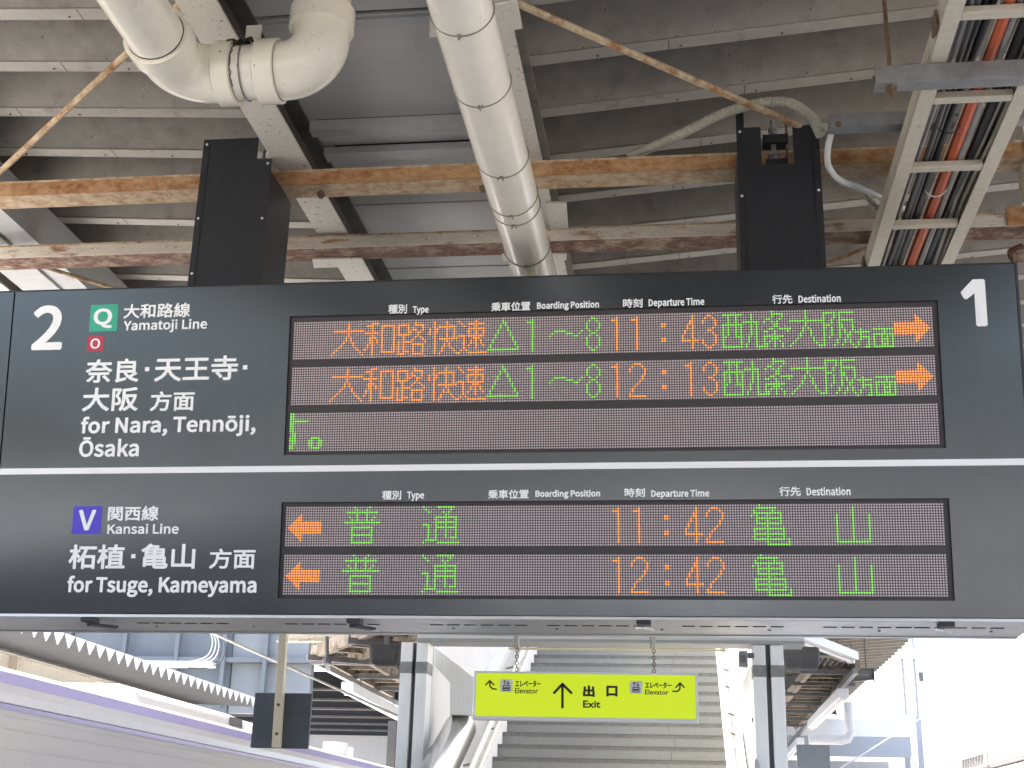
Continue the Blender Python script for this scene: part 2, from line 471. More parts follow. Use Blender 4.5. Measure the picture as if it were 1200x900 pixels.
# cover sheet above, closes the seams
MB().box(BL0 - 0.2, BR1 + 0.2, YA, YS, 4.935, 4.945).build('gutter_sheet', 'darkslab', canopy)
# cross girders with tapering arms and end plates further along
for gy in (20.6, 28.0, 35.5):
    for sx, x0, x1, sl_ in ((-1, -2.25, -5.2, 0.058), (1, 0.85, 3.75, 0.085)):
        zr = 4.72 if sx < 0 else 4.84
        z1 = zr + sl_ * abs(x1 - x0)
        mb = MB()
        mb.prism([(x0, zr - 0.3), (x1, z1 - 0.20), (x1, z1), (x0, zr)], 'y', gy - 0.006, gy + 0.006)
        mb.prism([(x0, zr - 0.31), (x1, z1 - 0.21), (x1, z1 - 0.20), (x0, zr - 0.3)], 'y', gy - 0.07, gy + 0.07)
        mb.box(min(x1, x1 + sx * 0.012), max(x1, x1 + sx * 0.012), gy - 0.07, gy + 0.07, z1 - 0.26, z1)
        mb.build('cross_girder', 'girder', canopy)
# column pairs that carry the canopy beyond the stairs and behind the viewer
for cy, cx in ((-9.5, -1.77), (-9.5, -0.69), (28.0, -2.4), (28.0, 0.95), (35.5, -2.4), (35.5, 0.95)):
    for _ in (0,):
        MB().box(cx - 0.11, cx + 0.11, cy - 0.11, cy + 0.11, 0.001, 4.40).build('canopy_column', 'stainless', canopy, bevel=0.006)
for p in ([(-0.9029, 4.0707, 4.5000), (-0.9399, 4.2322, 4.5000), (-0.8910, 4.2366, 4.5000), (-0.8554, 4.0750, 4.5000)], [(-0.6671, 4.0553, 4.5000), (-0.6761, 4.2334, 4.5000), (-0.5782, 4.2088, 4.5000), (-0.5763, 4.0376, 4.5000)],
          [(-0.6370, 5.6482, 4.5000), (-0.6540, 5.9368, 4.5000), (-0.5560, 5.9441, 4.5000), (-0.5389, 5.6558, 4.5000)], [(-0.9065, 6.0611, 4.4250), (-0.9076, 6.1344, 4.4250), (-0.5817, 6.1472, 4.4250), (-0.5752, 6.0748, 4.4250)], [(-1.8973, 6.0422, 4.4250), (-1.9176, 6.1485, 4.4250), (-1.6543, 6.1454, 4.4250), (-1.6361, 6.0504, 4.4250)]):
    mb = MB()
    z = p[0][2]
    mb.prism([(q[0], q[1]) for q in p], 'z', z - 0.006, z + 0.004)
    mb.build('gusset_plate', 'beam', canopy)

# ------------------------------------------------------------------ rusty cross channels
def channel(y0, y1, z0, z1, x0, x1, name, mats, label):
    t = thing(name, ((x0 + x1) / 2, y0, z0), label, 'steel channel')
    MB().box(x0, x1, y0, y0 + 0.006, z0, z1).build('web', mats[0], t, bevel=0.002)
    MB().box(x0, x1, y0 + 0.0065, y1, z0, z0 + 0.007).box(x0, x1, y1 - 0.006, y1, z0 + 0.0072, z1).build('flange', mats[1], t, bevel=0.0015)
    MB().box(x0, x1, y0 - 0.0015, y0 + 0.008, z1 - 0.008, z1 + 0.002).build('upper_edge', 'rod', t)
    MB().box(x0, x1, y0 - 0.001, y0 + 0.004, z0 - 0.0015, z0 + 0.007).build('lower_edge', mats[0], t)
    return t
ch1 = channel(5.25, 5.385, 4.432, 4.505, -7.0, 3.4, 'rusty_channel', ('rust', 'rust_tan'), 'orange rusty steel channel crossing in front, the board hangs from it')
for px in [(-1.6571, 5.2931, 4.4300), (-0.8915, 5.2869, 4.4300)]:
    MB().tube([(px[0], 5.33, 4.432), (px[0], 5.33, 4.40)], 0.012, 6).tube([(px[0], 5.33, 4.425), (px[0], 5.33, 4.412)], 0.021, 6).build('bolt', 'boltrust', ch1)
ch2 = channel(5.93, 6.085, 4.432, 4.50, -7.0, 1.86, 'rusty_channel', ('rust_pale', 'rust_red'), 'thinner dark red rusted channel behind, nearer the board top')
MB().box(1.55, 1.865, 5.92, 5.929, 4.43, 4.53).build('end_plate', 'rust', ch2)
MB().tube([(1.76, 5.919, 4.475), (1.76, 5.895, 4.475)], 0.02, 6).build('bolt', 'boltrust', ch2)

# ------------------------------------------------------------------ tie rods
def rod(p, q, r, label):
    mb = MB().tube([p, q], r, 8)
    return single(mb, 'tie_rod', 'rod', label, 'tie rod', 'rusty roof bracing rods', smooth=True)
a, b = Vector((-0.60, 4.11, 4.545)), Vector((0.60, 5.18, 4.545))
rod(a - (b - a) * 0.02, b, 0.015, 'rusty rod slanting right from the central beam to the right hanger')
a, b = Vector((-2.18, 4.30, 4.545)), Vector((-3.40, 5.39, 4.545))
rod(a - (b - a) * 0.30, b, 0.015, 'rusty rod at far left sloping down from the big pipe')
rod((-3.4960, 6.2702, 4.5300), (-3.1712, 6.6529, 4.5300), 0.012, 'thin brown rod just above the board at far left')
rod((0.7323, 6.4921, 4.5000), (0.9958, 6.2279, 4.5000), 0.012, 'short pale rod between right hanger and cable ladder')

# ------------------------------------------------------------------ drain pipes
pipe = thing('drain_pipe', (-0.665, 5, 4.05), 'long straight cream drain pipe running over the board, bound with wire', 'pipe')
MB().tube([(-0.665, -16, 4.05), (-0.665, 2, 4.05), (-0.665, 5, 4.05), (-0.665, 9.2, 4.05)], 0.099, 40).build('pipe', 'pvc_white', pipe, smooth=True)
for q in [(-0.6360, 3.4317, 3.9500), (-0.6591, 3.8509, 3.9500), (-0.6638, 4.3556, 3.9500), (-0.6428, 4.6785, 3.9500), (-0.6361, 4.7636, 3.9500), (-0.6476, 5.1639, 3.9500)]:
    mb = MB().torus((-0.665, q[1] + 0.02, 4.05), (random.uniform(-0.06, 0.06), 1, -0.10), 0.1005, 0.0032, 36, 5)
    for k in range(3):
        mb.tube([(-0.665 + random.uniform(-.01, .01), q[1], 3.951), (-0.665 + random.uniform(-.012, .012), q[1] + random.uniform(-.01, .012), 3.936)], 0.003, 5)
    mb.build('wire_band', 'wire', pipe, smooth=True)
bend = thing('drain_pipe', (-1.6, 4.1, 4.3), 'cream drain pipe with two elbows turning up into the roof', 'pipe')
ZP, YP, RP = 4.29, 4.10, 0.103
XL, XR = -1.85, -1.325
MB().tube([(XL, -16, ZP), (XL, YP - 0.24, ZP)], RP, 40).build('pipe', 'pvc', bend, smooth=True)
e1 = arc((XL + 0.125, YP - 0.125, ZP), 0.125, 180, 90, (1, 0, 0), (0, 1, 0), 12)
MB().tube([(XL, YP - 0.19, ZP)] + e1 + [(XL + 0.15, YP, ZP)], RP + 0.006, 40).build('elbow', 'pvc', bend, smooth=True)
MB().tube([(XL, YP - 0.27, ZP), (XL, YP - 0.268, ZP), (XL, YP - 0.19, ZP), (XL, YP - 0.187, ZP)], [RP + 0.002, RP + 0.019, RP + 0.019, RP + 0.007], 40).build('collar', 'pvc', bend, smooth=True)
MB().tube([(XL + 0.15, YP, ZP), (XR - 0.15, YP, ZP)], RP, 40).build('pipe', 'pvc_white', bend, smooth=True)
MB().tube([(XL + 0.145, YP, ZP), (XL + 0.148, YP, ZP), (XL + 0.212, YP, ZP), (XL + 0.215, YP, ZP)], [RP + 0.006, RP + 0.019, RP + 0.019, RP + 0.002], 40).build('collar', 'pvc', bend, smooth=True)
MB().tube([(XR - 0.222, YP, ZP), (XR - 0.219, YP, ZP), (XR - 0.145, YP, ZP), (XR - 0.142, YP, ZP)], [RP + 0.002, RP + 0.019, RP + 0.019, RP + 0.006], 40).build('collar', 'pvc', bend, smooth=True)
e2 = arc((XR - 0.125, YP, ZP + 0.125), 0.125, -90, 0, (1, 0, 0), (0, 0, 1), 12)
MB().tube([(XR - 0.15, YP, ZP)] + e2 + [(XR, YP, ZP + 0.17)], RP + 0.006, 40).build('elbow', 'pvc', bend, smooth=True)
MB().tube([(XR, YP, ZP + 0.165), (XR, YP, ZP + 0.168), (XR, YP, ZP + 0.25), (XR, YP, ZP + 0.253)], [RP + 0.006, RP + 0.019, RP + 0.019, RP + 0.003], 40).build('collar', 'pvc', bend, smooth=True)
MB().tube([(XR, YP, ZP + 0.25), (XR, YP, 4.715)], RP, 40).build('pipe', 'pvc', bend, smooth=True)
for x, m_ in ((-1.60, 'wire'), (-1.655, 'wire'), (-1.50, 'wire')):
    MB().torus((x, YP, ZP), (1, 0.02, 0.03), RP + 0.003, 0.003, 36, 5).build('wire_band', m_, bend, smooth=True)
for x, rr_ in ((XL + 0.217, 0.001), (XR - 0.224, 0.001), (-1.60, 0.001), (XL + 0.144, 0.0065), (XR - 0.141, 0.0065)):
    MB().torus((x, YP, ZP), (1, 0, 0), RP + rr_, 0.0017, 48, 5).build('joint_seam', 'wire', bend, smooth=True)
MB().torus((XL, YP - 0.273, ZP), (0, 1, 0), RP + 0.001, 0.0020, 48, 5).build('joint_seam', 'dirt', bend, smooth=True)
mb = MB()
for i in range(7):
    x = -1.68 + 0.017 * i + random.uniform(-.008, .008)
    y = YP - 0.055 + random.uniform(-.02, .02)
    mb.tube([(x, y - 0.03, ZP + 0.074 + random.uniform(-.006, .006)), (x + 0.012, y, ZP + 0.098), (x + 0.004, y + 0.04, ZP + 0.114)], [0.006, 0.009, 0.006], 6)
mb.build('hanger_strap', 'dirt', bend, smooth=True)
MB().box(-1.625, -1.565, YP + 0.01, YP + 0.016, ZP + 0.108, 4.505).build('hanger_plate', 'beam', bend)
mb = MB()
for (x0, x1, a0, a1) in ((-1.63, -1.615, -60, 80), (-1.60, -1.595, -20, 70)):
    pts = [(x0 + 0.004 * math.sin(a), YP - (RP + 0.0012) * math.cos(R(a)), ZP + (RP + 0.0012) * math.sin(R(a))) for a in range(a0, a1, 10)]
    mb.tube(pts, 0.0016, 5)
mb.build('stain_drip', 'dirt', bend)
mb = MB()
for i in range(5):
    x = XL - 0.06 + 0.022 * i
    mb.tube([(x, YP - 0.272, ZP - 0.088 + 0.004 * abs(i - 2)), (x + 0.02, YP - 0.276, ZP - 0.092 + 0.003 * abs(i - 2))], 0.005, 5)
mb.build('grime', 'dirt', bend)

# ------------------------------------------------------------------ cable ladder with its cables, top right
LZ = 4.20
def ladder(xa, xb, ya, yb, z, first, step, label, light=False):
    t = thing('cable_ladder', ((xa + xb) / 2, (ya + yb) / 2, z), label, 'cable ladder')
    for x, sx in ((xa, 1), (xb, -1)):
        lo, hi = (x - 0.004, x + 0.052) if sx > 0 else (x - 0.052, x + 0.004)
        mb = MB().box(x - 0.004, x + 0.004, ya, yb, z + 0.0055, z + 0.085)
        mb.box(lo, hi, ya, yb, z, z + 0.005).box(lo, hi, ya, yb, z + 0.0855, z + 0.09)
        mb.box(x - sx * 0.0065, x - sx * 0.0045, ya, yb, z + 0.025, z + 0.06)
        mb.build('side_rail', 'ladder', t)
    y = first
    while y < yb - 0.05:
        MB().box(xa + 0.0525, xb - 0.0525, y - 0.022, y + 0.022, z + 0.002, z + 0.030).build('rung', 'ladder', t, bevel=0.003)
        y += step
    return t
lad = ladder(0.878, 1.262, 2.0, 9.0, LZ, 3.85 - 3 * 0.527, 0.527, 'cream cable ladder full of black cables beside the right hanger')
for (x, y) in ((0.872, 3.95), (0.872, 5.92)):
    MB().box(x - 0.012, x - 0.0045, y - 0.05, y + 0.03, LZ + 0.01, LZ + 0.07).build('splice_clip', 'boltrust', lad)
cabs = [(0.938, .012, 'black'), (0.962, .008, 'grey'), (0.984, .011, 'dark'), (1.010, .013, 'black'), (1.038, .013, 'black'), (1.056, .004, 'tan'), (1.087, .024, 'orange'), (1.127, .013, 'grey'),
        (1.166, .023, 'black'), (1.198, .010, 'tan'), (1.219, .010, 'tan')]
lay2 = [(0.932, .014, 'black'), (0.968, .016, 'black'), (1.003, .016, 'dark'), (1.045, .018, 'black'), (1.132, .018, 'black'), (1.205, .016, 'black')]
cl = {'black': 'black cable lying among others in the cream cable ladder', 'dark': 'dark grey cable lying among black ones in the cable ladder', 'grey': 'light grey cable in the cable ladder, thinner than the orange one',
      'tan': 'tan cable beside the orange one or near the ladder right rail', 'orange': 'thick orange cable running through the cable ladder'}
for li, L in enumerate((cabs, lay2)):
    for i, (x, r, kind) in enumerate(L):
        ph = random.uniform(0, 6)
        z = LZ + 0.0305 + r + li * 0.036
        pts = []
        for k in range(29):
            y = 2.0 + 7.0 * k / 28
            bow = 0.02 if (kind in ('tan', 'grey') and x > 1.19) else 0.0
            pts.append((x + 0.006 * math.sin(y * 1.3 + ph) - bow * math.exp(-((y - 5.2) / 0.4) ** 2), y, z + 0.004 * math.sin(y * 0.9 + ph) + 0.0045))
        single(MB().tube(pts, r, 8), 'cable', 'cable_' + kind, cl[kind], 'cable', 'cables lying in the cable ladder', smooth=True)
for y in (3.3, 4.62, 5.15, 6.2):
    x = 0.925 + random.uniform(0, 0.16)
    mb = MB().torus((x + 0.04, y, LZ + 0.052), (0, 1, 0.1), 0.045, 0.0025, 20, 5)
    mb.build('cable_tie', 'cable_white' if y > 5 else 'cable_black', lad, smooth=True)
# strut channels under and behind the ladder
def strut(x0, x1, y, z, w, label):
    t = thing('strut_channel', (x0, y, z), label, 'support channel')
    mb = MB().box(x0, x1, y - w / 2, y - w / 2 + 0.003, z, z + w).box(x0, x1, y - w / 2 + 0.0032, y + w / 2, z, z + 0.003).box(x0, x1, y + w / 2 - 0.003, y + w / 2, z + 0.0032, z + w)
    mb.box(x0, x1, y - w / 2 + 0.0032, y - w / 2 + 0.014, z + w - 0.003, z + w)
    mb.build('channel', 'galv', t, bevel=0.0008)
    return t
s1 = strut(0.685, 2.2, 4.14, 4.128, 0.066, 'galvanised channel carrying the cable ladder from below, threaded rod at its end')
MB().tube([(0.742, 4.14, 4.10), (0.742, 4.14, 4.96)], 0.008, 8).build('threaded_rod', 'boltrust', s1, smooth=True)
MB().tube([(0.742, 4.14, 4.112), (0.742, 4.14, 4.127)], 0.020, 6).tube([(0.742, 4.14, 4.085), (0.742, 4.14, 4.1115)], 0.010, 8).build('nut', 'boltrust', s1)
s2 = strut(0.612, 1.75, 4.86, 4.375, 0.060, 'short galvanised channel behind the ladder, conduit ends at it')
MB().tube([(0.645, 4.832, 4.385), (0.645, 4.822, 4.385)], 0.012, 8).build('bolt', 'boltrust', s2)
# flexible conduit and white cable
cp = smooth_path([(-0.2258, 5.4200, 4.6050), (-0.1166, 5.3000, 4.5817), (0.0181, 5.1500, 4.5591), (0.1838, 5.0500, 4.5857), (0.3441, 4.9800, 4.5900), (0.4658, 4.9500, 4.5656), (0.5484, 4.9300, 4.4840), (0.5848, 4.9200, 4.3917)], 14)
def ribbed(path, r):
    out, rs = [], []
    acc = 0
    for i, p in enumerate(path):
        out.append(p); rs.append(r)
    # resample evenly for the ribs
    res, rr = [], []
    d = 0.0; step = 0.0065; k = 0
    for a, b in zip(path[:-1], path[1:]):
        L = (b - a).length
        while d < L:
            res.append(a + (b - a) * (d / L)); rr.append(r * (1.0 if k % 2 else 0.80)); k += 1
            d += step
        d -= L
    return res, rr
pp, rr = ribbed(cp, 0.0235)
single(MB().tube(pp, rr, 12), 'flexible_conduit', 'conduit', 'ribbed cream conduit arching over behind the right hanger', 'conduit', smooth=True)
pp, rr = ribbed(smooth_path([(0.7420, 5.6000, 4.5224), (0.8285, 5.6000, 4.4834), (0.8914, 5.6200, 4.4034), (0.9671, 5.6500, 4.3282)], 14), 0.016)
single(MB().tube(pp, rr, 10), 'flexible_conduit', 'conduit', 'short ribbed conduit dropping behind the cable ladder left rail', 'conduit', smooth=True)
single(MB().tube(smooth_path([(0.6238, 4.9000, 4.3824), (0.6113, 4.9400, 4.3338), (0.6205, 5.0200, 4.2975), (0.6735, 5.1300, 4.2936), (0.7740, 5.3000, 4.3419), (0.9156, 5.5200, 4.3907), (1.0385, 5.7000, 4.4248)], 8), 0.0135, 10),
       'cable', 'cable_white', 'white cable looping down from the short channel towards the ladder', 'cable', smooth=True)
mb = MB().box(1.478, 1.486, 5.24, 5.40, 4.27, 4.60)
mb.box(1.44, 1.486, 5.25, 5.385, 4.507, 4.515)
single(mb, 'bracket', 'ladder', 'grey bracket hanging beside the ladder at the right edge', 'bracket')
q = (1.5673, 6.0000, 4.3098)
mb = MB().tube([(q[0], 6.0, q[2] - 0.005), (q[0] + 0.05, 6.0, q[2] + 0.012), (q[0] + 0.09, 6.0, q[2] - 0.005)], [0.035, 0.045, 0.03], 10).tube([(q[0] + 0.09, 6.0, q[2] - 0.1), (q[0] + 0.095, 6.0, q[2] + 0.4)], 0.016, 8)
single(mb, 'hanger_clamp', 'rust_red', 'rusty clamp on a hanging rod at the right edge over the board corner', 'clamp')

# ------------------------------------------------------------------ departure board
TILT = R(7.7)
CT, ST = math.cos(TILT), math.sin(TILT)
board = thing('departure_board', (-0.9, 5.26, 2.405), 'large charcoal departure board with five orange and green dot matrix rows', 'departure board')
U0, U1, UM = -3.75, 1.292, -2.84
V0, V1 = -0.482, 0.879
yb0, zb0 = 5 - V0 * ST, 2.9 + V0 * CT
yt0, zt0 = 5 - V1 * ST, 2.9 + V1 * CT
YC = 5.262
FT = 0.016                                     # face sheet thickness
# housing: trapezoid section, both faces lean down
sec = [(yb0 + FT, zb0), (2 * YC - yb0, zb0), (2 * YC - yt0, zt0 - 0.004), (yt0 + FT + 0.002, zt0 - 0.004)]
MB().prism(sec, 'x', U0, U1 - 0.006).build('housing', 'black', board)
mb = MB().prism([(yb0 - 0.004, zb0 - 0.002), (2 * YC - yb0 + 0.004, zb0 - 0.002), (2 * YC - yt0 + 0.004, zt0 + 0.002), (yt0 - 0.004, zt0 + 0.002)], 'x', U1 - 0.0055, U1 + 0.006)
mb.build('end_cap', 'black', board, bevel=0.002)
# top edge trim
MB().box(U0, U1 - 0.006, yt0 - 0.003, yt0 + 0.05, zt0 - 0.0035, zt0 + 0.003).build('top_trim', 'black', board, bevel=0.002)

def on_face(name, mb, mat, parent=board, u=0.0, v=0.0, out=0.0, **k):
    """mesh given in face coordinates (x = right, y = into the board, z = up) about point (u, v) of the leaning face"""
    o = mb.build(name, mat, None, **k)
    o.parent = parent
    p = Vector((u, 5 - v * ST - out * CT, 2.9 + v * CT - out * ST))
    if parent is board:
        o.location = p - WORLD[board.name]
        o.rotation_euler = (TILT, 0, 0)
    else:
        o.location = Vector((u - FU[parent.name][0], -out + FU[parent.name][2], v - FU[parent.name][1]))
    FU[o.name] = (u, v, out)
    return o
FU = {}
def grid_plate(us, vs, holes, y0, y1):
    """plate with rectangular holes, faces only where there is material"""
    mb = MB()
    nu, nv = len(us) - 1, len(vs) - 1
    solid = lambda i, j: 0 <= i < nu and 0 <= j < nv and not any(h[0] <= (us[i] + us[i + 1]) / 2 <= h[1] and h[2] <= (vs[j] + vs[j + 1]) / 2 <= h[3] for h in holes)
    for i in range(nu):
        for j in range(nv):
            if not solid(i, j):
                continue
            a, b, c, d = us[i], us[i + 1], vs[j], vs[j + 1]
            mb.add([(a, y0, c), (b, y0, c), (b, y0, d), (a, y0, d)], [(0, 1, 2, 3)])
            for (di, dj, e) in ((-1, 0, ((a, c), (a, d))), (1, 0, ((b, c), (b, d))), (0, -1, ((a, c), (b, c))), (0, 1, ((a, d), (b, d)))):
                if not solid(i + di, j + dj):
                    (p, q), (r, s_) = e
                    mb.add([(p, y0, q), (r, y0, s_), (r, y1, s_), (p, y1, q)], [(0, 1, 2, 3)])
    return mb
H1 = (-1.615, 0.990, 0.155, 0.737)
H2 = (-1.615, 0.990, -0.420, -0.037)
fp = grid_plate([UM + 0.004, H1[0], H1[1], U1 - 0.006], [V0, H2[2], H2[3], H1[2], H1[3], V1], [H1, H2], -FT, -0.001)
face = on_face('face_panel', fp, 'face', u=0, v=0, out=-FT)
mb = MB().box(U0, UM - 0.003, -FT, -0.001, V0, V1)
on_face('face_panel', mb, 'face', u=0, v=0, out=-FT)
on_face('edge_strip', MB().box(UM - 0.003, UM + 0.004, -0.006, 0.0, V0, V1), 'black', out=-FT)
for H in (H1, H2):
    on_face('display_bezel', MB().box(H[0] + 0.001, H[1] - 0.001, -0.0045, 0, H[2] + 0.001, H[3] - 0.001), 'bezel', out=-FT + 0.0)
# white dividing line
on_face('dividing_line', MB().box(UM + 0.004, U1 - 0.006, -0.0015, 0, 0.0865, 0.1115), 'ink_white', out=0.0)

# ---- dot matrix characters: strokes on the 16 dot grid (column, row from top)
def S(*pls):
    pts = set()
    for pl_ in pls:
        if len(pl_) == 1:
            pts.add(pl_[0])
        for (x0, y0), (x1, y1) in zip(pl_[:-1], pl_[1:]):
            n = max(abs(x1 - x0), abs(y1 - y0), 1)
            for i in range(int(n) + 1):
                pts.add((int(math.floor(x0 + (x1 - x0) * i / n + 0.5)), int(math.floor(y0 + (y1 - y0) * i / n + 0.5))))
    return pts
def bits(rows, r0):
    return {(c, r0 + i) for i, row in enumerate(rows) for c, ch in enumerate(row) if ch == '#'}
G = {
 'dai': S([(7, 1), (7, 6)], [(1, 4), (13, 4)], [(6, 7), (5, 9), (3, 11), (0, 14)], [(8, 7), (9, 10), (11, 12), (13, 14)]),
 'wa': S([(5, 1), (4, 1), (1, 2)], [(0, 5), (5, 5)], [(3, 2), (3, 14)], [(2, 7), (2, 9), (0, 12)], [(4, 7), (5, 9)], [(7, 2), (12, 2), (12, 13), (7, 13), (7, 2)]),
 'ro': S([(0, 2), (4, 2), (4, 6), (0, 6), (0, 2)], [(2, 6), (2, 13)], [(2, 9), (4, 9)], [(0, 9), (0, 14), (4, 13)], [(7, 1), (6, 3), (5, 5)], [(7, 2), (10, 2), (10, 4), (8, 6), (5, 9)], [(7, 4), (9, 7), (11, 9)], [(6, 10), (10, 10), (10, 14), (6, 14), (6, 10)]),
 'kai': S([(0, 4), (0, 6)], [(2, 1), (2, 14)], [(3, 4), (3, 5)], [(4, 3), (10, 3), (10, 8)], [(7, 1), (7, 8)], [(4, 8), (11, 8)], [(7, 8), (6, 11), (4, 14)], [(7, 9), (9, 12), (11, 14)]),
 'soku': S([(0, 1), (2, 3)], [(0, 7), (2, 7), (2, 12), (0, 14)], [(2, 12), (4, 14), (11, 14)], [(4, 2), (10, 2)], [(4, 4), (10, 4), (10, 7), (4, 7), (4, 4)], [(7, 1), (7, 12)], [(6, 8), (4, 11)], [(8, 8), (10, 11)]),
 'tri': S([(6, 1), (0, 13)], [(6, 1), (12, 13)], [(0, 13), (12, 13)]),
 'one_': S([(0, 2), (2, 2)], [(2, 1), (2, 14)]),
 'tilde': S([(0, 8), (2, 6), (5, 6), (8, 7), (11, 8), (13, 6)]),
 '8': S([(2, 1), (3, 1), (5, 3), (5, 5), (3, 7), (2, 7), (0, 5), (0, 3), (2, 1)], [(2, 7), (0, 9), (0, 12), (2, 14), (3, 14), (5, 12), (5, 9), (3, 7)]),
 '1': S([(2, 2), (4, 2)], [(4, 1), (4, 14)]),
 '2': S([(0, 4), (0, 3), (2, 1), (4, 1), (6, 3), (6, 5), (4, 8), (1, 11), (0, 13), (0, 14), (6, 14)]),
 '3': S([(0, 4), (0, 3), (2, 1), (3, 1), (5, 3), (5, 5), (3, 7), (2, 7)], [(3, 7), (5, 9), (5, 12), (3, 14), (2, 14), (0, 12), (0, 11)]),
 '4': S([(4, 1), (4, 14)], [(4, 1), (0, 9), (0, 11), (6, 11)]),
 ':': S([(0, 4), (1, 4)], [(0, 5), (1, 5)], [(0, 10), (1, 10)], [(0, 11), (1, 11)]),
 'nishi': S([(0, 1), (7, 1)], [(0, 5), (7, 5), (7, 14), (0, 14), (0, 5)], [(2, 1), (2, 9), (1, 10)], [(5, 1), (5, 10), (7, 10)]),
 'ku': S([(3, 1), (3, 8), (2, 10), (2, 11), (1, 13), (1, 14)], [(0, 4), (5, 4), (5, 14), (8, 14), (8, 10)]),
 'jo': S([(3, 0), (3, 2), (0, 4)], [(3, 1), (7, 1), (6, 3), (4, 6), (0, 8)], [(3, 4), (5, 6), (6, 7), (10, 7)], [(9, 8)], [(4, 8), (4, 14)], [(0, 10), (7, 10)], [(3, 11), (5, 11)], [(2, 12), (1, 13), (1, 14)], [(6, 12), (7, 13), (7, 14)]),
 'dai2': S([(6, 0), (6, 6)], [(0, 4), (12, 4)], [(5, 7), (4, 9), (3, 11), (0, 14)], [(7, 7), (8, 9), (9, 12), (11, 14), (12, 14)]),
 'han': S([(0, 1), (4, 1), (4, 2), (2, 6), (0, 6)], [(0, 1), (0, 14)], [(3, 7), (3, 10), (2, 11)], [(6, 1), (11, 1)], [(6, 1), (6, 11), (4, 14)], [(6, 4), (11, 4), (11, 8), (9, 11), (7, 14)], [(7, 6), (8, 9), (9, 11), (10, 13), (11, 14)]),
 'ho': S([(2, 8)], [(0, 9), (5, 9)], [(2, 9), (2, 12), (0, 15)], [(2, 11), (5, 11), (5, 15), (4, 15)]),
 'men': S([(0, 8), (7, 8)], [(4, 9)], [(0, 10), (7, 10), (7, 15), (0, 15), (0, 10)], [(3, 10), (3, 15)], [(5, 10), (5, 15)], [(3, 12), (5, 12)], [(3, 14), (5, 14)]),
 'arr': {(c, r) for r in range(6, 11) for c in range(0, 9)} | {(8 + k, r) for r in range(3, 14) for k in range(0, 6 - abs(r - 8))},
 'fu': S([(4, 0), (5, 1)], [(10, 0), (9, 1)], [(1, 2), (13, 2)], [(5, 2), (5, 6)], [(9, 2), (9, 6)], [(2, 4), (3, 5)], [(12, 4), (11, 5)], [(0, 6), (14, 6)], [(3, 8), (11, 8), (11, 14), (3, 14), (3, 8)], [(3, 11), (11, 11)]),
 'tsu': S([(0, 0), (2, 2)], [(0, 7), (2, 7), (2, 12), (0, 14)], [(2, 13), (5, 13)], [(6, 14), (14, 14)], [(6, 0), (12, 0), (9, 3)], [(8, 2), (9, 3)], [(5, 4), (13, 4)], [(5, 4), (5, 13)], [(13, 4), (13, 12), (11, 12)], [(5, 6), (13, 6)], [(5, 8), (13, 8)], [(9, 3), (9, 12)]),
 'kame': S([(3, 0), (2, 1), (0, 4)], [(3, 1), (9, 1), (8, 2), (8, 3)], [(2, 3), (11, 3), (11, 7), (2, 7), (2, 3)], [(2, 5), (11, 5)], [(6, 3), (6, 15), (14, 15), (14, 13)], [(1, 9), (12, 9), (12, 13), (1, 13), (1, 9)], [(1, 11), (12, 11)]),
 'yama': S([(0, 4), (0, 14), (12, 14), (12, 4)], [(6, 1), (6, 14)]),
 'su': bits(['##', '##', '##', '########', '##', '##', '##', '##', '.##', '.##', '###', '###', '.##', '##', '##'], 0),
 'maru': bits(['.####', '##..##', '##..##', '##..##', '.####'], 10),
}
G['larr'] = {(13 - c, r) for c, r in G['arr']}
U_L = -1.593
rows = [(0.634, [('train_type_text', 'led_orange', [('dai', 16), ('wa', 30), ('ro', 44), ('kai', 57), ('soku', 69)]), ('boarding_position_text', 'led_green', [('tri', 81), ('one_', 97), ('tilde', 106), ('8', 121)]),
                 ('departure_time_text', 'led_orange', [('1', 129), ('1', 137), (':', 151), ('4', 159), ('3', 167)]), ('destination_text', 'led_green', [('nishi', 175), ('ku', 183), ('jo', 191), ('dai2', 201), ('han', 214), ('ho', 226), ('men', 233)]), ('arrow_symbol', 'led_orange', [('arr', 241)])]),
        (0.442, [('train_type_text', 'led_orange', [('dai', 16), ('wa', 30), ('ro', 44), ('kai', 57), ('soku', 69)]), ('boarding_position_text', 'led_green', [('tri', 81), ('one_', 97), ('tilde', 106), ('8', 121)]),
                 ('departure_time_text', 'led_orange', [('1', 129), ('2', 138), (':', 151), ('1', 158), ('3', 167)]), ('destination_text', 'led_green', [('nishi', 175), ('ku', 183), ('jo', 191), ('dai2', 201), ('han', 214), ('ho', 226), ('men', 233)]), ('arrow_symbol', 'led_orange', [('arr', 241)])]),
        (0.250, [('scrolling_text', 'led_green', [('su', 0), ('maru', 8)])]),
        (-0.134, [('arrow_symbol', 'led_orange', [('larr', 1)]), ('train_type_text', 'led_green', [('fu', 24), ('tsu', 56)]), ('departure_time_text', 'led_orange', [('1', 129), ('1', 137), (':', 151), ('4', 159), ('2', 167)]), ('destination_text', 'led_green', [('kame', 184), ('yama', 216)])]),
        (-0.326, [('arrow_symbol', 'led_orange', [('larr', 1)]), ('train_type_text', 'led_green', [('fu', 24), ('tsu', 56)]), ('departure_time_text', 'led_orange', [('1', 129), ('2', 138), (':', 151), ('4', 159), ('2', 167)]), ('destination_text', 'led_green', [('kame', 184), ('yama', 216)])])]
rl = ['orange and green row leaving 11:43, topmost', 'orange and green row leaving 12:13, second', 'nearly blank row with a trailing green mark', 'row with left arrow leaving 11:42', 'row with left arrow leaving 12:42, lowest']
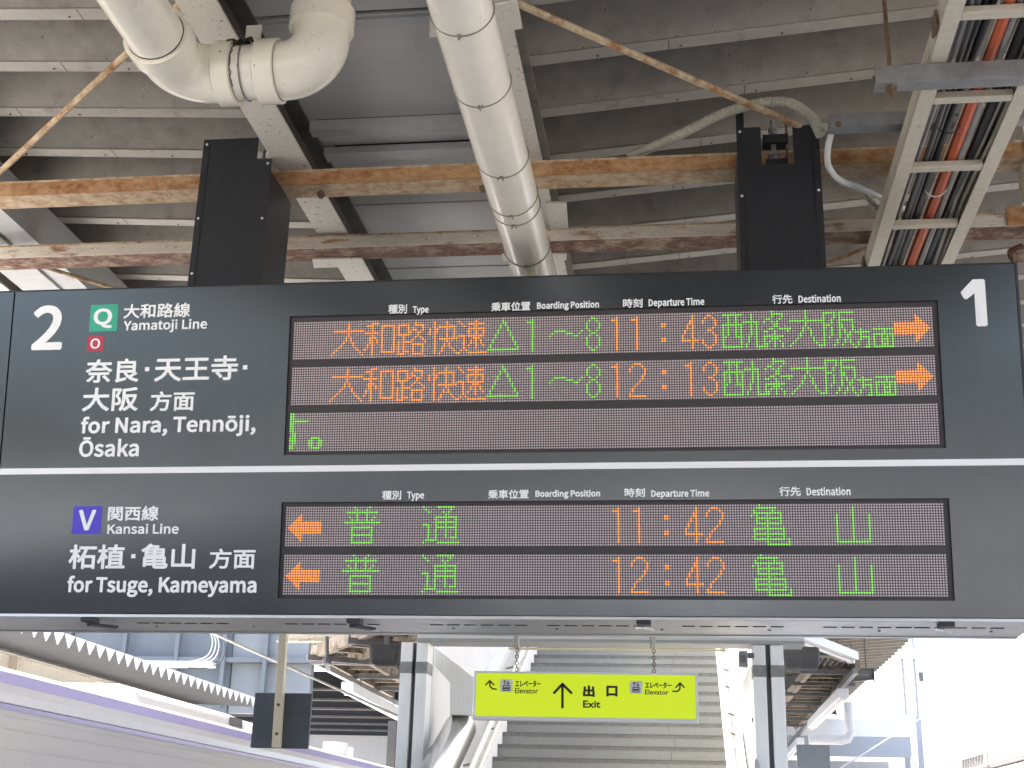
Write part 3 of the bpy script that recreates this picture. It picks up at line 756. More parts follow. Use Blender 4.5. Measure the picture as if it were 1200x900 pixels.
for (vc, texts), lab in zip(rows, rl):
    vb = vc - 8 * PITCH
    mb = MB().box(0, 256 * PITCH, -0.0035, 0, 0, 16 * PITCH)
    row = on_face('led_row', mb, 'led_panel', u=U_L - PITCH / 2, v=vb, out=-FT + 0.0048)
    row['label'] = lab
    for nm, mt, glyphs in texts:
        tb = MB()
        for g, c0 in glyphs:
            for (c, r) in G[g]:
                x = (c0 + c + 0.5) * PITCH
                z = (15 - r + 0.5) * PITCH
                h = 0.0035
                k = h * 0.55
                oc = [(x - k, z - h), (x + k, z - h), (x + h, z - k), (x + h, z + k), (x + k, z + h), (x - k, z + h), (x - h, z + k), (x - h, z - k)]
                tb.add([(p, -0.0015, q) for p, q in oc] + [(p, 0.0, q) for p, q in oc], [tuple(range(8))] + [(i, i + 8, (i + 1) % 8 + 8, (i + 1) % 8) for i in range(8)])
        o = tb.build(nm, mt, None)
        o.parent = row
        o.location = (0, -0.0037, 0)

# ---- printed lettering
LATIN = {"Yamatoji Line":"108,119 153,119 153,259 262,479 215,479 169,378 157,351 145,325 132,298 130,298 118,325 106,351 95,378 48,479 0,479 108,259|368,113 400,118 430,132 457,151 458,151 462,119 499,119 499,283 490,341 460,379 407,393 366,387 330,374 302,358 319,327 342,341 369,351 399,355 433,346 450,321 454,288 361,269 308,237 291,188 301,147 328,122|381,149 357,153 340,167 334,191 345,222 383,244 454,258 454,184 429,165 406,153|584,119 629,119 629,313 652,336 675,349 696,353 724,346 740,323 745,282 745,119 790,119 790,313 814,336 836,349 857,353 885,346 902,323 907,282 907,119 952,119 952,288 943,345 916,381 871,393 840,386 811,368 783,342 768,369 744,387 709,393 678,387 651,370 626,347 625,347 620,386 584,386|1100,113 1132,118 1162,132 1189,151 1190,151 1194,119 1231,119 1231,283 1222,341 1192,379 1139,393 1098,387 1062,374 1034,358 1051,327 1074,341 1101,351 1131,355 1165,346 1182,321 1186,288 1093,269 1040,237 1023,188 1033,147 1060,122|1113,149 1089,153 1072,167 1066,191 1077,222 1115,244 1186,258 1186,184 1161,165 1138,153|1399,113 1416,114 1433,118 1449,122 1440,156 1430,153 1420,150 1410,149 1385,155 1372,172 1368,200 1368,350 1441,350 1441,386 1368,386 1368,461 1331,461 1326,386 1284,383 1284,350 1324,350 1324,202 1331,155 1354,124|1605,113 1666,129 1711,177 1728,252 1711,328 1666,376 1605,393 1544,376 1499,328 1481,252 1499,177 1544,129|1605,150 1564,163 1537,198 1528,252 1537,306 1564,342 1605,355 1645,342 1673,306 1682,252 1673,198 1645,163|1771,0 1813,11 1837,41 1844,88 1844,386 1799,386 1799,88 1797,60 1787,42 1766,36 1757,37 1749,38 1741,41 1732,7 1743,3 1756,1|1822,441 1837,445 1848,455 1852,471 1848,486 1837,496 1822,500 1806,496 1795,486 1792,471 1795,455 1806,445|1934,119 1979,119 1979,386 1934,386|1957,441 1972,445 1983,455 1987,471 1983,486 1972,496 1957,500 1941,496 1931,486 1927,471 1931,455 1941,445|2184,119 2387,119 2387,158 2229,158 2229,479 2184,479|2446,119 2492,119 2492,386 2446,386|2469,441 2485,445 2495,455 2499,471 2495,486 2485,496 2469,500 2454,496 2443,486 2440,471 2443,455 2454,445|2582,119 2627,119 2627,313 2651,335 2674,349 2700,353 2728,346 2745,323 2750,282 2750,119 2795,119 2795,288 2786,345 2759,381 2713,393 2680,387 2650,370 2624,347 2623,347 2618,386 2582,386|2990,113 3023,116 3052,126 3077,140 3061,170 3041,158 3019,151 2995,148 2950,160 2919,192 2906,242 3086,242 3088,267 3076,334 3039,377 2981,393 2923,376 2879,327 2862,252 2879,177 2925,129|2906,274 2919,319 2947,347 2982,357 3018,347 3041,319 3049,274",
"for Nara, Tennōji,":"0,338 35,338 35,115 78,115 78,338 133,338 133,373 78,373 78,414 82,442 95,459 115,465 125,464 134,462 144,458 154,492 141,496 126,499 110,500 68,490 43,460 35,415 35,373 0,371|283,109 342,125 386,171 402,244 386,318 342,364 283,380 224,364 181,318 164,244 181,171 224,125|283,145 244,158 218,192 208,244 218,296 244,331 283,343 322,331 349,296 358,244 349,192 322,158|471,115 515,115 515,281 534,316 557,335 579,341 589,341 597,339 605,337 613,374 605,378 596,380 585,380 557,373 533,355 512,326 511,326 507,373 471,373|766,115 808,115 808,298 807,335 805,371 803,407 804,407 842,335 969,115 1014,115 1014,464 972,464 972,283 973,246 976,208 979,172 976,172 939,244 811,464 766,464|1166,109 1196,114 1225,127 1251,146 1253,146 1256,115 1292,115 1292,274 1283,330 1254,367 1203,380 1163,375 1129,362 1101,346 1118,316 1141,330 1167,340 1196,344 1228,334 1244,310 1249,279 1159,261 1107,229 1090,182 1100,142 1127,118|1178,144 1155,148 1138,161 1132,185 1143,214 1180,236 1249,250 1249,178 1225,159 1202,148|1374,115 1418,115 1418,281 1437,316 1460,335 1482,341 1492,341 1500,339 1508,337 1516,374 1507,378 1499,380 1488,380 1460,373 1436,355 1415,326 1414,326 1410,373 1374,373|1618,109 1649,114 1678,127 1704,146 1705,146 1709,115 1745,115 1745,274 1735,330 1706,367 1655,380 1615,375 1581,362 1554,346 1570,316 1593,330 1619,340 1648,344 1681,334 1697,310 1701,279 1611,261 1559,229 1543,182 1553,142 1579,118|1630,144 1607,148 1591,161 1585,185 1596,214 1632,236 1701,250 1701,178 1677,159 1654,148|1818,25 1855,48 1879,82 1888,124 1883,152 1871,169 1851,175 1835,171 1823,161 1818,145 1823,128 1834,118 1850,114 1855,115 1849,88 1833,66 1808,50|2142,115 2186,115 2186,427 2292,427 2292,464 2036,464 2036,427 2142,427|2455,109 2487,112 2515,122 2539,135 2524,164 2504,153 2483,146 2460,144 2416,155 2387,186 2374,234 2548,234 2550,259 2538,323 2503,365 2447,380 2391,364 2348,317 2331,244 2348,171 2392,125|2373,265 2387,309 2413,336 2448,345 2482,336 2504,309 2512,265|2614,115 2657,115 2657,303 2681,324 2703,338 2728,342 2756,335 2772,313 2777,273 2777,115 2820,115 2820,279 2812,334 2786,368 2741,380 2708,374 2680,358 2655,336 2654,336 2649,373 2614,373|2904,115 2948,115 2948,303 2971,324 2994,338 3018,342 3046,335 3062,313 3067,273 3067,115 3110,115 3110,279 3102,334 3076,368 3031,380 2999,374 2970,358 2945,336 2944,336 2940,373 2904,373|3294,109 3354,125 3397,171 3414,244 3397,318 3354,364 3294,380 3235,364 3192,318 3175,244 3192,171 3235,125|3294,145 3255,158 3229,192 3220,244 3229,296 3255,331 3294,343 3334,331 3360,296 3370,244 3360,192 3334,158|3225,434 3365,434 3365,465 3225,465|3455,0 3496,10 3519,40 3526,86 3526,373 3483,373 3483,86 3480,58 3471,41 3451,35 3442,35 3434,37 3426,39 3418,7 3428,3 3441,1|3504,427 3519,430 3529,440 3533,456 3529,470 3519,480 3504,484 3489,480 3479,470 3475,456 3479,440 3489,430|3613,115 3657,115 3657,373 3613,373|3635,427 3650,430 3660,440 3664,456 3660,470 3650,480 3635,484 3620,480 3610,470 3607,456 3610,440 3620,430|3736,25 3773,48 3797,82 3805,124 3801,152 3788,169 3769,175 3752,171 3741,161 3736,145 3740,128 3752,118 3768,114 3773,115 3767,88 3751,66 3725,50",
"Ōsaka":"174,0 265,26 326,99 349,213 326,325 265,397 174,423 84,397 22,325 0,213 22,99 84,26|174,45 110,66 68,124 53,213 68,301 110,357 174,378 238,357 281,301 296,213 281,124 238,66|91,465 257,465 257,500 91,500|511,0 571,12 608,45 621,90 607,135 572,163 529,182 497,194 473,211 464,234 470,256 488,272 520,278 545,274 568,265 589,251 613,283 587,300 555,313 519,317 463,306 428,275 415,232 429,189 462,162 503,144 536,131 562,113 572,87 566,63 546,46 513,40 479,44 450,57 423,76 399,42 431,20 469,6|762,0 798,6 832,22 862,43 864,43 869,7 910,7 910,193 900,259 866,302 806,317 759,311 719,296 687,278 707,243 733,258 764,270 797,275 836,264 855,236 860,199 754,178 694,141 674,86 686,39 717,10|777,41 750,46 730,61 723,89 736,123 779,149 860,165 860,81 831,59 805,46|1006,7 1056,7 1056,87 1113,153 1202,7 1257,7 1143,188 1243,310 1187,310 1058,150 1056,150 1056,450 1006,450|1383,0 1419,6 1453,22 1483,43 1485,43 1489,7 1531,7 1531,193 1520,259 1487,302 1427,317 1380,311 1340,296 1308,278 1327,243 1354,258 1384,270 1418,275 1456,264 1475,236 1481,199 1375,178 1315,141 1295,86 1307,39 1338,10|1398,41 1370,46 1351,61 1344,89 1357,123 1400,149 1481,165 1481,81 1452,59 1425,46",
"Kansai Line":"0,8 58,8 58,155 138,251 278,8 343,8 175,297 321,473 254,473 60,240 58,240 58,473 0,473|484,0 525,7 563,25 598,49 600,49 605,8 652,8 652,220 640,295 601,344 533,362 480,355 434,337 398,317 420,277 450,294 485,308 523,313 567,301 589,269 595,227 475,202 405,161 383,98 396,45 432,12|500,47 469,52 447,70 439,102 454,141 503,169 595,188 595,92 562,67 532,52|761,8 820,8 820,258 851,287 881,305 914,311 951,301 972,272 979,219 979,8 1037,8 1037,227 1026,300 991,346 931,362 888,354 850,333 816,303 815,303 809,353 761,353|1239,0 1307,14 1349,51 1364,102 1348,154 1308,186 1259,207 1222,222 1195,240 1185,266 1192,292 1213,310 1249,317 1277,313 1303,302 1327,286 1355,322 1325,342 1289,356 1248,362 1184,348 1143,314 1129,264 1145,216 1182,185 1230,164 1267,149 1296,128 1308,99 1301,72 1278,52 1240,45 1202,50 1169,65 1138,86 1110,48 1147,23 1191,6|1525,0 1566,7 1604,25 1639,49 1641,49 1646,8 1694,8 1694,220 1681,295 1643,344 1574,362 1521,355 1476,337 1439,317 1461,277 1491,294 1526,308 1565,313 1608,301 1630,269 1636,227 1516,202 1447,161 1424,98 1438,45 1473,12|1541,47 1510,52 1489,70 1480,102 1495,141 1544,169 1636,188 1636,92 1604,67 1573,52|1803,8 1861,8 1861,353 1803,353|1832,424 1852,429 1866,442 1871,463 1866,482 1852,495 1832,500 1812,495 1799,482 1794,463 1799,442 1812,429|2125,8 2387,8 2387,58 2183,58 2183,473 2125,473|2464,8 2522,8 2522,353 2464,353|2493,424 2513,429 2527,442 2532,463 2527,482 2513,495 2493,500 2473,495 2460,482 2455,463 2460,442 2473,429|2638,8 2697,8 2697,258 2728,287 2758,305 2791,311 2828,301 2849,272 2856,219 2856,8 2914,8 2914,227 2902,300 2868,346 2808,362 2765,354 2727,333 2693,303 2692,303 2686,353 2638,353|3165,0 3208,5 3246,17 3278,35 3258,74 3231,59 3203,50 3171,46 3114,61 3074,103 3057,167 3289,167 3292,200 3276,286 3229,342 3154,362 3079,340 3022,277 3000,180 3022,83 3081,21|3056,208 3074,266 3110,303 3155,315 3202,303 3231,267 3241,208",
"for Tsuge, Kameyama":"0,339 35,339 35,118 78,118 78,339 132,339 132,374 78,374 78,415 82,443 94,460 114,466 124,465 133,462 143,458 153,492 140,496 125,499 110,500 68,490 43,460 35,415 35,374 0,372|281,112 340,128 383,173 399,246 383,319 340,365 281,381 222,365 179,319 162,246 179,173 222,128|281,148 242,160 216,194 207,246 216,298 242,332 281,345 320,332 346,298 356,246 346,194 320,160|467,118 511,118 511,283 530,318 553,337 575,342 584,342 592,340 600,338 608,375 600,379 591,380 581,381 553,374 529,356 508,328 507,328 503,374 467,374|832,118 876,118 876,427 981,427 981,464 728,464 728,427 832,427|1106,112 1157,122 1189,150 1199,188 1187,227 1158,250 1121,266 1094,277 1074,290 1066,310 1071,329 1087,342 1114,347 1135,344 1154,336 1172,325 1193,352 1170,366 1144,377 1113,381 1065,371 1035,345 1025,308 1036,273 1064,249 1100,234 1127,223 1149,207 1158,186 1153,165 1136,151 1108,145 1079,149 1055,160 1032,176 1011,147 1038,129 1071,117|1335,112 1367,118 1395,134 1420,158 1421,158 1424,118 1460,118 1460,374 1417,374 1417,193 1394,168 1372,154 1348,149 1320,156 1305,178 1300,217 1300,374 1256,374 1256,212 1265,157 1291,123|1633,0 1702,12 1747,45 1763,89 1753,123 1723,143 1674,150 1623,150 1596,153 1582,163 1578,178 1581,190 1586,200 1595,208 1607,203 1620,200 1633,199 1681,210 1714,241 1727,288 1724,309 1717,327 1706,341 1758,341 1758,374 1669,374 1659,378 1647,380 1633,381 1585,370 1550,338 1537,289 1542,261 1554,237 1570,220 1570,219 1557,207 1546,191 1542,171 1545,153 1553,139 1565,129 1565,127 1545,110 1532,90 1527,68 1541,31 1578,8|1633,229 1606,236 1586,257 1578,289 1586,322 1605,342 1633,349 1661,342 1680,322 1687,289 1680,257 1660,236|1639,30 1599,35 1574,51 1565,75 1568,89 1576,104 1591,118 1603,116 1614,115 1624,114 1669,114 1697,111 1715,101 1720,82 1710,56 1682,37|1917,112 1949,115 1977,125 2001,138 1986,167 1966,156 1945,149 1922,146 1879,157 1849,188 1837,236 2009,236 2011,261 1999,324 1965,366 1909,381 1853,365 1811,318 1794,246 1811,174 1855,128|1836,267 1849,310 1876,337 1910,347 1944,337 1966,311 1974,267|2067,28 2103,52 2127,85 2136,127 2131,154 2119,171 2099,178 2083,174 2071,164 2067,147 2071,131 2082,121 2098,117 2103,118 2097,91 2081,70 2056,54|2316,118 2359,118 2359,228 2419,298 2523,118 2571,118 2446,333 2555,464 2505,464 2360,290 2359,290 2359,464 2316,464|2676,112 2706,117 2735,130 2761,149 2762,149 2766,118 2801,118 2801,276 2792,331 2763,368 2712,381 2673,376 2639,363 2612,347 2628,318 2651,331 2677,341 2705,345 2738,336 2754,312 2758,280 2669,263 2618,231 2601,185 2611,145 2637,120|2688,147 2665,151 2649,164 2643,187 2653,217 2690,238 2758,252 2758,180 2734,162 2712,151|2882,118 2926,118 2926,304 2949,326 2970,339 2990,343 3017,336 3033,314 3038,275 3038,118 3081,118 3081,304 3104,326 3125,339 3145,343 3172,336 3188,314 3193,275 3193,118 3236,118 3236,280 3228,335 3202,369 3159,381 3129,375 3101,357 3074,332 3059,358 3037,375 3003,381 2974,375 2947,359 2923,337 2922,337 2918,374 2882,374|3424,112 3456,115 3484,125 3508,138 3492,167 3473,156 3452,149 3428,146 3385,157 3356,188 3343,236 3516,236 3518,261 3506,324 3471,366 3415,381 3360,365 3317,318 3301,246 3317,174 3361,128|3343,267 3356,310 3382,337 3416,347 3451,337 3473,311 3480,267|3585,8 3629,19 3660,51 3681,96 3778,374 3736,374 3689,232 3669,160 3666,160 3657,184 3649,209 3641,232 3589,374 3544,374 3647,118 3641,98 3628,70 3609,50 3584,43 3576,44 3570,45 3564,47 3555,13 3564,10 3574,8|3886,112 3917,117 3945,130 3971,149 3973,149 3976,118 4012,118 4012,276 4003,331 3974,368 3923,381 3884,376 3850,363 3822,347 3839,318 3861,331 3887,341 3916,345 3948,336 3964,312 3969,280 3880,263 3828,231 3812,185 3821,145 3848,120|3898,147 3875,151 3859,164 3853,187 3864,217 3900,238 3969,252 3969,180 3945,162 3922,151|4093,118 4136,118 4136,304 4159,326 4181,339 4201,343 4228,336 4243,314 4248,275 4248,118 4291,118 4291,304 4314,326 4336,339 4356,343 4383,336 4399,314 4404,275 4404,118 4447,118 4447,280 4438,335 4413,369 4369,381 4339,375 4311,357 4284,332 4270,358 4247,375 4213,381 4184,375 4158,359 4134,337 4133,337 4128,374 4093,374|4589,112 4620,117 4648,130 4674,149 4676,149 4679,118 4715,118 4715,276 4706,331 4677,368 4626,381 4587,376 4553,363 4525,347 4542,318 4564,331 4590,341 4619,345 4651,336 4667,312 4672,280 4583,263 4531,231 4515,185 4524,145 4551,120|4602,147 4578,151 4562,164 4556,187 4567,217 4603,238 4672,252 4672,180 4648,162 4625,151",
"Type":"115,121 163,121 163,460 278,460 278,500 0,500 0,460 115,460|346,0 412,28 451,97 556,402 510,402 460,246 437,166 434,166 420,207 406,246 350,402 300,402 413,120 407,99 383,56 344,39 332,40 322,43 313,6 328,1|611,3 658,3 658,98 657,147 695,123 734,114 819,154 856,266 828,370 745,409 697,397 655,369 654,369 649,402 611,402|726,154 695,160 658,183 658,331 697,359 733,369 790,341 807,265 784,184|1045,114 1096,122 1137,143 1120,174 1088,158 1050,152 985,179 957,250 1146,250 1148,277 1119,373 1036,409 949,369 911,261 950,153|957,284 984,349 1037,371 1089,349 1107,284",
"Boarding Position":"0,120 111,120 207,145 244,222 224,279 173,306 173,308 211,337 224,384 190,450 104,470 0,470|44,321 44,435 98,435 160,422 181,379 161,336 96,321|44,155 44,287 105,287 176,272 201,224 176,172 105,155|411,113 494,149 531,249 494,350 411,386 327,350 291,249 327,149|411,150 356,177 336,249 356,321 411,349 465,321 486,249 465,177|659,113 705,124 745,151 747,151 750,120 786,120 786,279 765,357 696,386 639,375 595,352 611,322 647,341 689,349 732,329 743,284 622,252 584,187 605,133|672,149 639,158 626,190 651,231 743,255 743,183 707,157|869,120 913,120 913,286 943,333 978,347 991,345 1003,342 1011,380 998,385 983,386 943,371 910,332 909,332 904,379 869,379|1142,113 1186,124 1221,150 1223,150 1227,120 1262,120 1262,500 1218,500 1218,400 1221,356 1187,378 1148,386 1069,349 1035,249 1065,149|1152,150 1099,176 1080,250 1102,321 1155,349 1187,343 1218,322 1218,185 1186,159|1350,120 1394,120 1394,379 1350,379|1372,433 1393,441 1402,462 1393,482 1372,490 1352,482 1344,462 1352,441|1482,120 1526,120 1526,308 1561,338 1597,348 1634,331 1646,278 1646,120 1689,120 1689,284 1670,360 1610,386 1562,373 1523,341 1522,341 1518,379 1482,379|1861,0 1957,27 1992,90 1970,137 1902,152 1851,152 1815,160 1805,180 1810,198 1822,211 1841,204 1860,202 1928,226 1956,292 1950,323 1935,346 1988,346 1988,379 1897,379 1881,384 1860,386 1792,361 1763,293 1774,251 1797,223 1797,221 1778,202 1769,173 1775,147 1792,130 1792,128 1764,102 1754,69 1784,18|1860,231 1822,248 1805,293 1822,338 1860,354 1900,338 1916,293 1899,248|1867,30 1812,42 1792,76 1798,98 1818,120 1836,117 1852,116 1897,116 1936,108 1949,83 1927,46|2154,120 2198,120 2198,259 2256,259 2350,285 2385,367 2349,447 2254,470 2154,470|2198,295 2198,434 2249,434 2318,420 2341,367 2319,312 2250,295|2554,113 2637,149 2674,249 2637,350 2554,386 2470,350 2434,249 2470,149|2554,150 2499,177 2478,249 2499,321 2554,349 2608,321 2629,249 2608,177|2810,113 2880,136 2904,190 2879,243 2826,269 2787,287 2770,314 2781,341 2818,352 2849,345 2877,329 2898,356 2862,377 2817,386 2751,364 2728,312 2752,263 2804,237 2844,218 2863,188 2850,159 2812,147 2770,156 2735,178 2714,149 2757,124|2966,120 3010,120 3010,379 2966,379|2988,433 3009,441 3017,462 3009,482 2988,490 2967,482 2959,462 2967,441|3179,113 3203,116 3227,123 3218,156 3204,151 3189,149 3157,162 3149,198 3149,344 3219,344 3219,379 3149,379 3149,452 3112,452 3108,379 3066,377 3066,344 3105,344 3105,200 3121,137|3278,120 3322,120 3322,379 3278,379|3300,433 3321,441 3329,462 3321,482 3300,490 3279,482 3271,462 3279,441|3510,113 3594,149 3630,249 3594,350 3510,386 3426,350 3390,249 3426,149|3510,150 3456,177 3435,249 3456,321 3510,349 3565,321 3586,249 3565,177|3699,120 3743,120 3743,308 3778,338 3814,348 3851,331 3863,278 3863,120 3906,120 3906,284 3887,360 3827,386 3779,373 3740,341 3739,341 3735,379 3699,379",
"Departure Time":"0,114 93,114 219,163 263,298 219,432 91,479 0,479|46,152 46,442 87,442 184,405 216,298 184,190 87,152|448,108 497,115 536,135 520,165 489,150 453,144 390,170 363,239 545,239 547,264 519,357 439,391 356,353 318,249 356,145|363,271 389,333 440,355 490,334 507,271|614,0 660,0 660,92 658,139 696,116 733,108 815,146 851,253 823,354 743,391 697,380 657,353 656,353 651,384 614,384|726,146 695,152 660,174 660,316 697,344 732,353 787,326 803,253 781,174|985,108 1033,119 1075,146 1076,146 1080,114 1118,114 1118,280 1096,361 1024,391 964,380 918,356 935,325 972,345 1016,354 1061,333 1072,285 946,252 906,184 929,128|998,144 964,154 950,187 977,230 1072,255 1072,180 1035,153|1203,114 1249,114 1249,288 1281,336 1317,351 1331,349 1343,346 1352,385 1338,390 1323,391 1280,376 1246,335 1245,335 1241,384 1203,384|1481,108 1507,111 1531,118 1522,152 1507,147 1492,144 1459,158 1450,196 1450,348 1523,348 1523,384 1450,384 1450,461 1412,461 1407,384 1364,382 1364,348 1404,348 1404,198 1421,132|1663,108 1712,121 1752,156 1754,156 1757,114 1795,114 1795,384 1750,384 1750,193 1714,158 1677,147 1638,164 1626,219 1626,384 1580,384 1580,213 1600,134|1886,114 1932,114 1932,288 1964,336 2000,351 2014,349 2026,346 2035,385 2022,390 2006,391 1964,376 1929,335 1928,335 1924,384 1886,384|2189,108 2238,115 2278,135 2262,165 2230,150 2194,144 2131,170 2105,239 2287,239 2289,264 2261,357 2181,391 2097,353 2060,249 2097,145|2104,271 2131,333 2182,355 2231,334 2249,271|2547,114 2594,114 2594,440 2704,440 2704,479 2437,479 2437,440 2547,440|2765,114 2811,114 2811,384 2765,384|2788,440 2810,449 2819,471 2810,492 2788,500 2767,492 2758,471 2767,449|2902,114 2948,114 2948,310 2984,341 3016,352 3054,335 3066,279 3066,114 3112,114 3112,310 3147,341 3180,352 3218,335 3230,279 3230,114 3275,114 3275,285 3255,364 3194,391 3147,377 3104,340 3078,377 3029,391 2984,378 2945,345 2944,345 2940,384 2902,384|3473,108 3522,115 3562,135 3546,165 3514,150 3478,144 3415,170 3388,239 3571,239 3573,264 3545,357 3465,391 3381,353 3344,249 3381,145|3388,271 3414,333 3466,355 3515,334 3533,271",
"Destination":"0,8 119,8 279,70 335,242 279,414 116,473 0,473|58,56 58,426 111,426 234,378 275,242 234,105 111,56|570,0 633,10 683,35 663,74 623,54 577,46 497,79 463,167 695,167 697,200 662,318 560,362 453,313 405,180 453,48|462,208 496,287 561,315 624,288 647,208|872,0 965,30 997,102 964,172 893,207 841,230 819,266 834,302 883,317 924,308 961,286 989,322 941,350 882,362 794,333 763,264 795,199 864,164 917,140 942,99 925,61 874,45 819,56 772,86 744,48 802,14|1187,0 1220,4 1251,13 1240,56 1221,50 1201,47 1159,64 1147,113 1147,306 1241,306 1241,353 1147,353 1147,450 1099,450 1093,353 1038,350 1038,306 1089,306 1089,115 1111,31|1319,8 1377,8 1377,353 1319,353|1348,424 1376,434 1386,463 1376,490 1348,500 1320,490 1310,463 1320,434|1493,8 1551,8 1551,258 1598,298 1645,311 1695,289 1711,219 1711,8 1768,8 1768,227 1743,327 1663,362 1600,345 1548,303 1546,303 1541,353 1493,353|1959,0 2020,15 2074,49 2076,49 2081,8 2128,8 2128,220 2100,323 2009,362 1932,347 1874,317 1896,277 1943,302 1999,313 2056,287 2070,227 1910,184 1859,98 1888,26|1976,47 1933,59 1915,102 1949,156 2070,188 2070,92 2023,58|2345,0 2378,4 2409,13 2398,56 2379,50 2359,47 2317,64 2305,113 2305,306 2399,306 2399,353 2305,353 2305,450 2257,450 2251,353 2196,350 2196,306 2247,306 2247,115 2269,31|2477,8 2535,8 2535,353 2477,353|2506,424 2534,434 2544,463 2534,490 2506,500 2478,490 2468,463 2478,434|2785,0 2896,47 2944,180 2896,314 2785,362 2674,314 2626,180 2674,47|2785,48 2713,84 2685,180 2713,276 2785,313 2857,276 2885,180 2857,84|3036,8 3094,8 3094,258 3140,298 3188,311 3238,289 3253,219 3253,8 3311,8 3311,227 3285,327 3206,362 3142,345 3090,303 3089,303 3083,353 3036,353",
"1":"0,0 274,0 274,52 174,52 174,500 126,500 105,489 81,479 54,471 23,465 23,425 112,425 112,52 0,52",
"2":"3,0 312,0 312,53 176,53 160,53 144,52 127,51 111,50 95,48 160,113 213,175 253,237 279,297 288,356 282,404 263,444 233,474 193,493 145,500 110,497 78,487 50,472 24,452 0,428 36,393 53,412 72,428 92,440 114,448 137,450 170,446 196,432 214,412 224,385 228,353 219,301 193,244 149,182 85,113 3,36",
"Q":"168,133 129,141 96,162 72,196 56,242 51,297 56,352 72,396 96,429 129,449 168,456 208,449 240,429 265,396 280,352 285,297 280,242 265,196 240,162 208,141|289,0 303,0 315,2 327,4 337,6 345,9 335,47 329,45 322,44 313,43 304,42 294,41 269,44 247,50 227,60 210,75 197,94 244,110 282,139 312,181 330,234 337,297 329,367 306,423 270,465 224,491 168,500 113,491 66,465 31,423 8,367 0,297 7,233 26,179 56,137 96,108 144,94 161,63 184,37 213,17 248,5",
"O":"206,0 274,11 331,44 375,96 403,166 412,252 403,337 375,406 331,457 274,489 206,500 138,489 81,457 38,406 10,337 0,252 10,166 38,96 81,44 138,11|206,53 158,62 118,88 88,130 69,185 63,252 69,318 88,372 118,413 158,438 206,447 255,438 294,413 324,372 343,318 350,252 343,185 324,130 294,88 255,62",
"V":"160,0 233,0 392,500 327,500 247,229 231,173 216,120 198,64 196,64 179,120 163,173 147,229 66,500 0,500",
}
LATIN['1'] = '0,370 275,500 500,500 500,0 320,0 320,400 65,310'
def outline_mesh(s):
    cu = bpy.data.curves.new('t', 'CURVE'); cu.dimensions = '2D'; cu.fill_mode = 'BOTH'; cu.extrude = 0.0
    for lp in LATIN[s].split('|'):
        pts = [tuple(int(a) / 500 for a in p.split(',')) for p in lp.split(' ')]
        sp = cu.splines.new('POLY'); sp.points.add(len(pts) - 1)
        for i, p in enumerate(pts):
            sp.points[i].co = (p[0], p[1], 0, 1)
        sp.use_cyclic_u = True
    return curve_to_mesh(cu)
def curve_to_mesh(cu):
    o = bpy.data.objects.new('t', cu)
    COL.objects.link(o)
    bpy.context.view_layer.update()
    me = bpy.data.meshes.new_from_object(o.evaluated_get(bpy.context.evaluated_depsgraph_get()))
    bpy.data.objects.remove(o)
    return me
def kanji_mesh(s, spacing=1.0):
    cu = bpy.data.curves.new('t', 'FONT'); cu.body = s; cu.resolution_u = 3; cu.space_character = spacing
    return curve_to_mesh(cu)
def fit(me, u0, u1, v0, v1, bold=0.0):
    """2D text mesh stretched into the box u0..u1, v0..v1; returns a thin raised sheet in x-z"""
    xs = [v.co.x for v in me.vertices]; zs = [v.co.y for v in me.vertices]
    ax, az = min(xs), min(zs)
    kx = (u1 - u0) / (max(xs) - ax); kz = (v1 - v0) / (max(zs) - az)
    mb = MB()
    u0, u1, v0, v1 = u0 + bold, u1 - bold, v0 + bold, v1 - bold
    kx = (u1 - u0) / (max(xs) - ax); kz = (v1 - v0) / (max(zs) - az)
    n = 8 if bold > 0 else 1                      # heavier weight: the outline laid eight times round a small circle, each a hair deeper
    for i in range(n):
        dx, dz = bold * math.cos(2 * math.pi * (i + 0.5) / 8), bold * math.sin(2 * math.pi * (i + 0.5) / 8)
        mb.add([(u0 + (v.co.x - ax) * kx + dx, -0.00006 * i, v0 + (v.co.y - az) * kz + dz) for v in me.vertices], [tuple(p.vertices) for p in me.polygons])
    return mb
